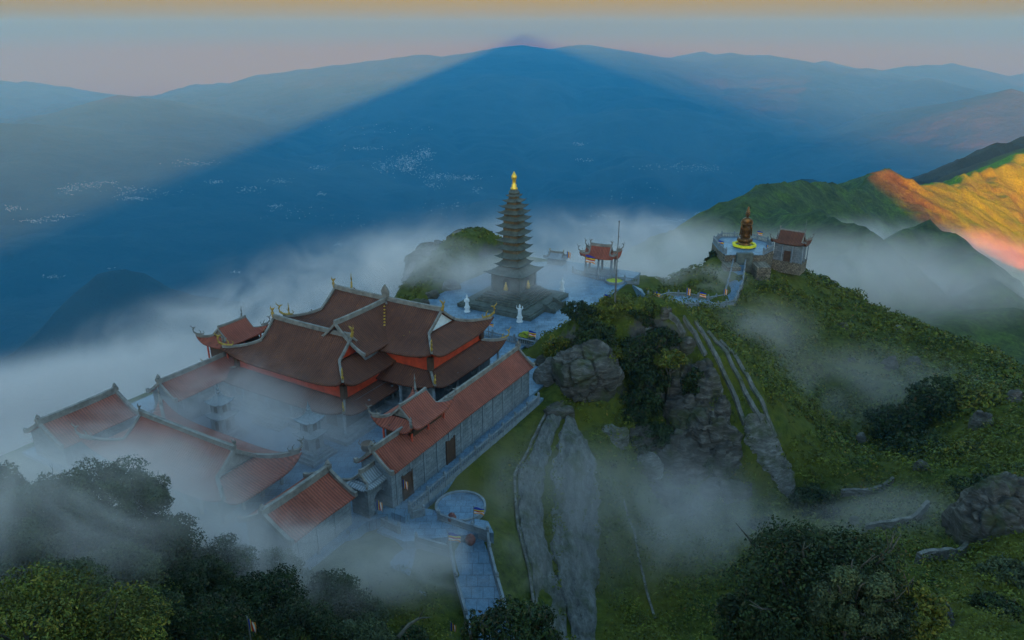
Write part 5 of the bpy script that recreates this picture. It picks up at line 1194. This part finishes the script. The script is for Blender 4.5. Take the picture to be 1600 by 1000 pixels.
for k, (x, y, w_, h_, Y_, mt, lb) in enumerate(ht):
    tree_px('bush', lb, x, y, w_, h_, Y_, mt, int(1600+w_*h_*.5), .22, low=True, nclump=14, cat='bush', seed=90+k, group='bushes on the rock hill')
# a bare fallen trunk in the thicket
mb = MB(); q0 = ony(622, 996, 40); q1 = ony(655, 966, 42); mb.tube([q0, q0.lerp(q1,.5)+Vector((0,0,.25)), q1, q1+Vector((.8,0,.1))], [.14,.12,.09,.03], 6); mb.tube([q1, q1+Vector((.4,.3,.7))], [.06,.02], 5)
mb.build('bare_branch', M['bark'], None, True, label='bare crooked branch lying among bushes left of the ramp foot', cat='branch')
# ground cover: thousands of small scrub clumps on the open slopes
def scatter():
    n = 36000
    y = 14+276*NR.random(n*5)**1.2; x = (NR.random(n*5)-.5)*2*(y*.95+14)
    ok = (x > -160) & (x < 225); x = x[ok]; y = y[ok]
    fm = flat_mask(x, y); pm = path_mask(x, y); ok = (fm < .05) & (pm < .05); x = x[ok]; y = y[ok]
    e = .9; nx_ = (ground(x+e, y)-ground(x-e, y))/(2*e); ny_ = (ground(x, y+e)-ground(x, y-e))/(2*e); ok = np.hypot(nx_, ny_) < 1.75; x, y, nx_, ny_ = x[ok], y[ok], nx_[ok], ny_[ok]
    # stay clear of the bare slopes, strips and walkway
    keep = np.ones(len(x), bool)
    for a, b, w_ in AVOID:
        dx, dy = b[0]-a[0], b[1]-a[1]; tt_ = np.clip(((x-a[0])*dx+(y-a[1])*dy)/(dx*dx+dy*dy+1e-6), 0, 1); keep &= np.hypot(x-(a[0]+tt_*dx), y-(a[1]+tt_*dy)) > w_
    x, y, nx_, ny_ = x[keep][:n], y[keep][:n], nx_[keep][:n], ny_[keep][:n]
    z = ground(x, y); d = np.sqrt(x*x+y*y+(z-CAM_Z)**2); big = np.clip(fbm(x/9, y/9, 3, 201)*1.9-.35, .25, 1.4)
    Cs = []; Ns = []; Ss = []
    per = 15
    r_ = (0.5+.95*big)*(d/90)**.35*np.where((x < 2) & (y > 138), .45, 1.0)
    for k in range(per):
        dv = NR.normal(size=(len(x), 3)); dv[:, 2] = np.abs(dv[:, 2]); dv /= np.linalg.norm(dv, axis=1)[:, None]
        c = np.stack([x, y, z-.1], 1)+dv*(r_*NR.uniform(.55, 1.0, len(x)))[:, None]; Cs.append(c); dv[:, 2] += .5; Ns.append(dv); Ss.append(.0019*d*NR.uniform(.7, 1.35, len(x)))
    # taller rounded shrubs among the low scrub, mostly on the right-hand slopes
    sel = NR.choice(len(x), 1500, replace=False); sel = sel[x[sel] > 12]; xs_, ys_, zs_, ds_ = x[sel], y[sel], z[sel], d[sel]
    for k in range(120):
        dv = NR.normal(size=(len(xs_), 3)); dv[:, 2] = np.abs(dv[:, 2])+.1; dv /= np.linalg.norm(dv, axis=1)[:, None]
        R_ = (.7+1.5*_hash(sel, sel, 5))*(ds_/90)**.4
        c = np.stack([xs_, ys_, zs_+.1], 1)+dv*(R_*NR.uniform(.75, 1.05, len(xs_)))[:, None]*np.array([1, 1, .85]); Cs.append(c); dv[:, 2] += .4; Ns.append(dv); Ss.append(.0017*ds_*NR.uniform(.7, 1.3, len(xs_)))
    return leaf_quads(np.concatenate(Cs), np.concatenate(Ns), np.maximum(np.concatenate(Ss), .09), .5, .8)
AVOID = []
def av(pp, w_):
    Q = [hit(*a) for a in pp]
    for a, b in zip(Q[:-1], Q[1:]): AVOID.append((a, b, w_))
av([(868,648),(850,690),(828,748),(830,830),(845,900),(868,1000)], 1.5); av([(892,660),(900,720),(900,780),(902,850),(905,930),(915,1000)], 2.3)
for pp in ([(1046,490),(1070,528)], [(1068,500),(1102,560)], [(1086,506),(1128,580),(1164,664)], [(1106,520),(1156,598),(1190,662)], [(1125,535),(1172,600),(1212,685)]): av(pp, .75)
av([(1180,660),(1210,730),(1245,785)], 1.5); av([(974,782),(1000,880),(1024,968)], .5)
for a, b in zip(li[:-1], li[1:]): AVOID.append((a, b, 2.6))
AVOID.append((Vector((51,178)), Vector((66,180)), 9.0)); AVOID.append((Vector((54,168)), Vector((58,168)), 4.0)); AVOID.append((Vector((66,176)), Vector((73,172)), 4.0))
v, q = scatter(); link('scrub_cover', mesh_np('scrub_cover', v, q, smooth=False), M['scrub'], kind='stuff', label='dense low scrub and grass over the green slopes', cat='scrub')
#=================================================================== MIST
def mist(loc, size, dens, sc=.05, thr=.42, seed=0, rot=0.0, stretch=(1,1,1), soft=.85, col=(1.0,.88,.84), detail=4, width=.24):
    """a soft bank of fog: an ellipsoid whose density fades to nothing before its skin"""
    bm = bmesh.new(); bmesh.ops.create_icosphere(bm, subdivisions=3, radius=1.0); me = bpy.data.meshes.new('mist'); bm.to_mesh(me); bm.free()
    m, t, out = new_mat('mist'); tc = t.add('ShaderNodeTexCoord'); oc = tc.outputs['Object']
    ln = t.add('ShaderNodeVectorMath', operation='LENGTH'); t.l.new(oc, ln.inputs[0])
    fall = t.add('ShaderNodeMapRange', interpolation_type='SMOOTHERSTEP'); t.l.new(ln.outputs['Value'], fall.inputs['Value'])
    fall.inputs['From Min'].default_value = 1-soft; fall.inputs['From Max'].default_value = .97; fall.inputs['To Min'].default_value = 1; fall.inputs['To Max'].default_value = 0
    g = t.add('ShaderNodeNewGeometry').outputs['Position']; mp = t.add('ShaderNodeMapping'); t.l.new(g, mp.inputs[0])
    mp.inputs['Rotation'].default_value = (0, 0, rot); mp.inputs['Scale'].default_value = stretch; mp.inputs['Location'].default_value = (seed*13.7, seed*7.1, seed*3.3)
    n = t.noise(mp.outputs[0], sc, detail, .6, 1.6)
    md = t.add('ShaderNodeMapRange', interpolation_type='SMOOTHSTEP'); t.l.new(n, md.inputs['Value']); md.inputs['From Min'].default_value = thr; md.inputs['From Max'].default_value = thr+width
    dn = t.math('MULTIPLY', t.math('MULTIPLY', fall.outputs['Result'], md.outputs['Result']), dens)
    pv = t.add('ShaderNodeVolumePrincipled'); t.l.new(dn, pv.inputs['Density']); pv.inputs['Color'].default_value = (*col, 1); pv.inputs['Anisotropy'].default_value = .1
    t.l.new(pv.outputs[0], out.inputs['Volume']); o = link('mist', me, m, kind='stuff'); o.location = loc; o.scale = size; o.rotation_euler = (0, 0, rot); return o
SC.cycles.volume_step_rate = VSTEP; SC.cycles.volume_max_steps = 256; SC.cycles.volume_bounces = 1
SC.cycles.max_bounces = 4; SC.cycles.diffuse_bounces = 2; SC.cycles.glossy_bounces = 2; SC.cycles.transmission_bounces = 1; SC.cycles.transparent_max_bounces = 4
def mpx(px, py, Y, dz=0.0): p = ony(px, py, Y); return (p.x, p.y, p.z+dz)
def mm(px, py, Y, size, dens, **kw): mist(mpx(px, py, Y), size, dens, **kw)
# great bank rolling over the ridge behind the temple, left to centre
mm(20, 690, 105, (60, 36, 13), .14, sc=.024, thr=.28, seed=1, rot=.30)
mm(230, 620, 128, (58, 30, 14), .12, sc=.045, thr=.34, width=.3, detail=6, seed=2, rot=.35)
mm(420, 530, 160, (60, 34, 17), .09, sc=.045, thr=.35, width=.3, detail=6, seed=3, rot=.4)
mm(590, 445, 195, (60, 36, 19), .06, sc=.05, thr=.38, width=.3, detail=6, seed=4, rot=.3)
mm(760, 400, 215, (60, 34, 19), .045, sc=.055, thr=.40, width=.3, detail=6, seed=25, rot=.1)
mm(950, 395, 200, (50, 30, 18), .05, sc=.055, thr=.41, width=.3, detail=6, seed=5)
# courtyard and left front
mm(370, 650, 84, (32, 14, 6), .12, sc=.07, thr=.32, seed=6, rot=-.5)
mm(120, 745, 65, (28, 12, 6), .16, sc=.06, thr=.28, seed=7, rot=-.2)
mm(300, 835, 56, (26, 8, 4.5), .20, sc=.07, thr=.30, seed=8, rot=-.4)
mm(520, 865, 57, (18, 7, 3.6), .13, sc=.08, thr=.34, seed=9, rot=-.3)
# tower foot, plaza
mm(800, 430, 138, (24, 13, 5.5), .12, sc=.07, thr=.34, seed=10)
mm(690, 430, 154, (28, 14, 9), .11, sc=.06, thr=.36, seed=11)
mm(930, 420, 160, (28, 16, 6), .08, sc=.07, thr=.36, seed=12)
# gallery wall, centre bottom
mm(720, 650, 90, (18, 8, 3.6), .09, sc=.09, thr=.40, seed=13, rot=.9)
mm(690, 880, 57, (15, 7, 4), .14, sc=.09, thr=.38, seed=14)
mm(890, 810, 74, (24, 14, 14), .045, sc=.07, thr=.36, seed=15, stretch=(1.3, .8, .45), detail=6, width=.3)
mm(1055, 830, 77, (22, 14, 13), .07, sc=.075, thr=.34, seed=16, stretch=(1.2, .8, .5), detail=6, width=.3)
# statue hollow and right valley
mm(1085, 440, 160, (17, 10, 5.5), .11, sc=.09, thr=.36, seed=17)
mm(1180, 520, 138, (18, 11, 10), .035, sc=.055, thr=.30, seed=18)
mm(1040, 405, 250, (60, 35, 20), .032, sc=.03, thr=.34, seed=19)
mm(1320, 430, 320, (120, 60, 26), .022, sc=.02, thr=.32, seed=20, rot=-.15)
mm(1400, 395, 500, (140, 60, 30), .02, sc=.016, thr=.36, seed=21, rot=-.3)
mm(1580, 470, 400, (90, 60, 26), .02, sc=.02, thr=.36, seed=22, rot=-.3)
mm(1400, 820, 74, (17, 9, 7), .035, sc=.08, thr=.32, seed=23, stretch=(.6, 1, 1.4))
mm(90, 800, 41, (19, 8, 7), .085, sc=.09, thr=.38, seed=24)
mm(395, 590, 93, (16, 8, 4.5), .07, sc=.09, thr=.36, seed=26, rot=-.5, stretch=(.6, 1, 1.6))
mm(240, 690, 76, (24, 7, 3), .10, sc=.08, thr=.34, seed=27, rot=-.5, stretch=(.5, 1, 1.6))
mm(660, 405, 148, (20, 10, 8), .08, sc=.07, thr=.36, seed=28, stretch=(.6, 1, 1.5))
mm(1520, 405, 690, (130, 70, 36), .016, sc=.014, thr=.34, seed=29, rot=-.35, stretch=(.6, 1, 1.6))
mm(620, 800, 66, (16, 7, 3), .06, sc=.1, thr=.38, seed=30, rot=.2, stretch=(.6, 1, 1.5))
mm(1330, 600, 122, (30, 16, 10), .016, sc=.05, thr=.30, seed=32)
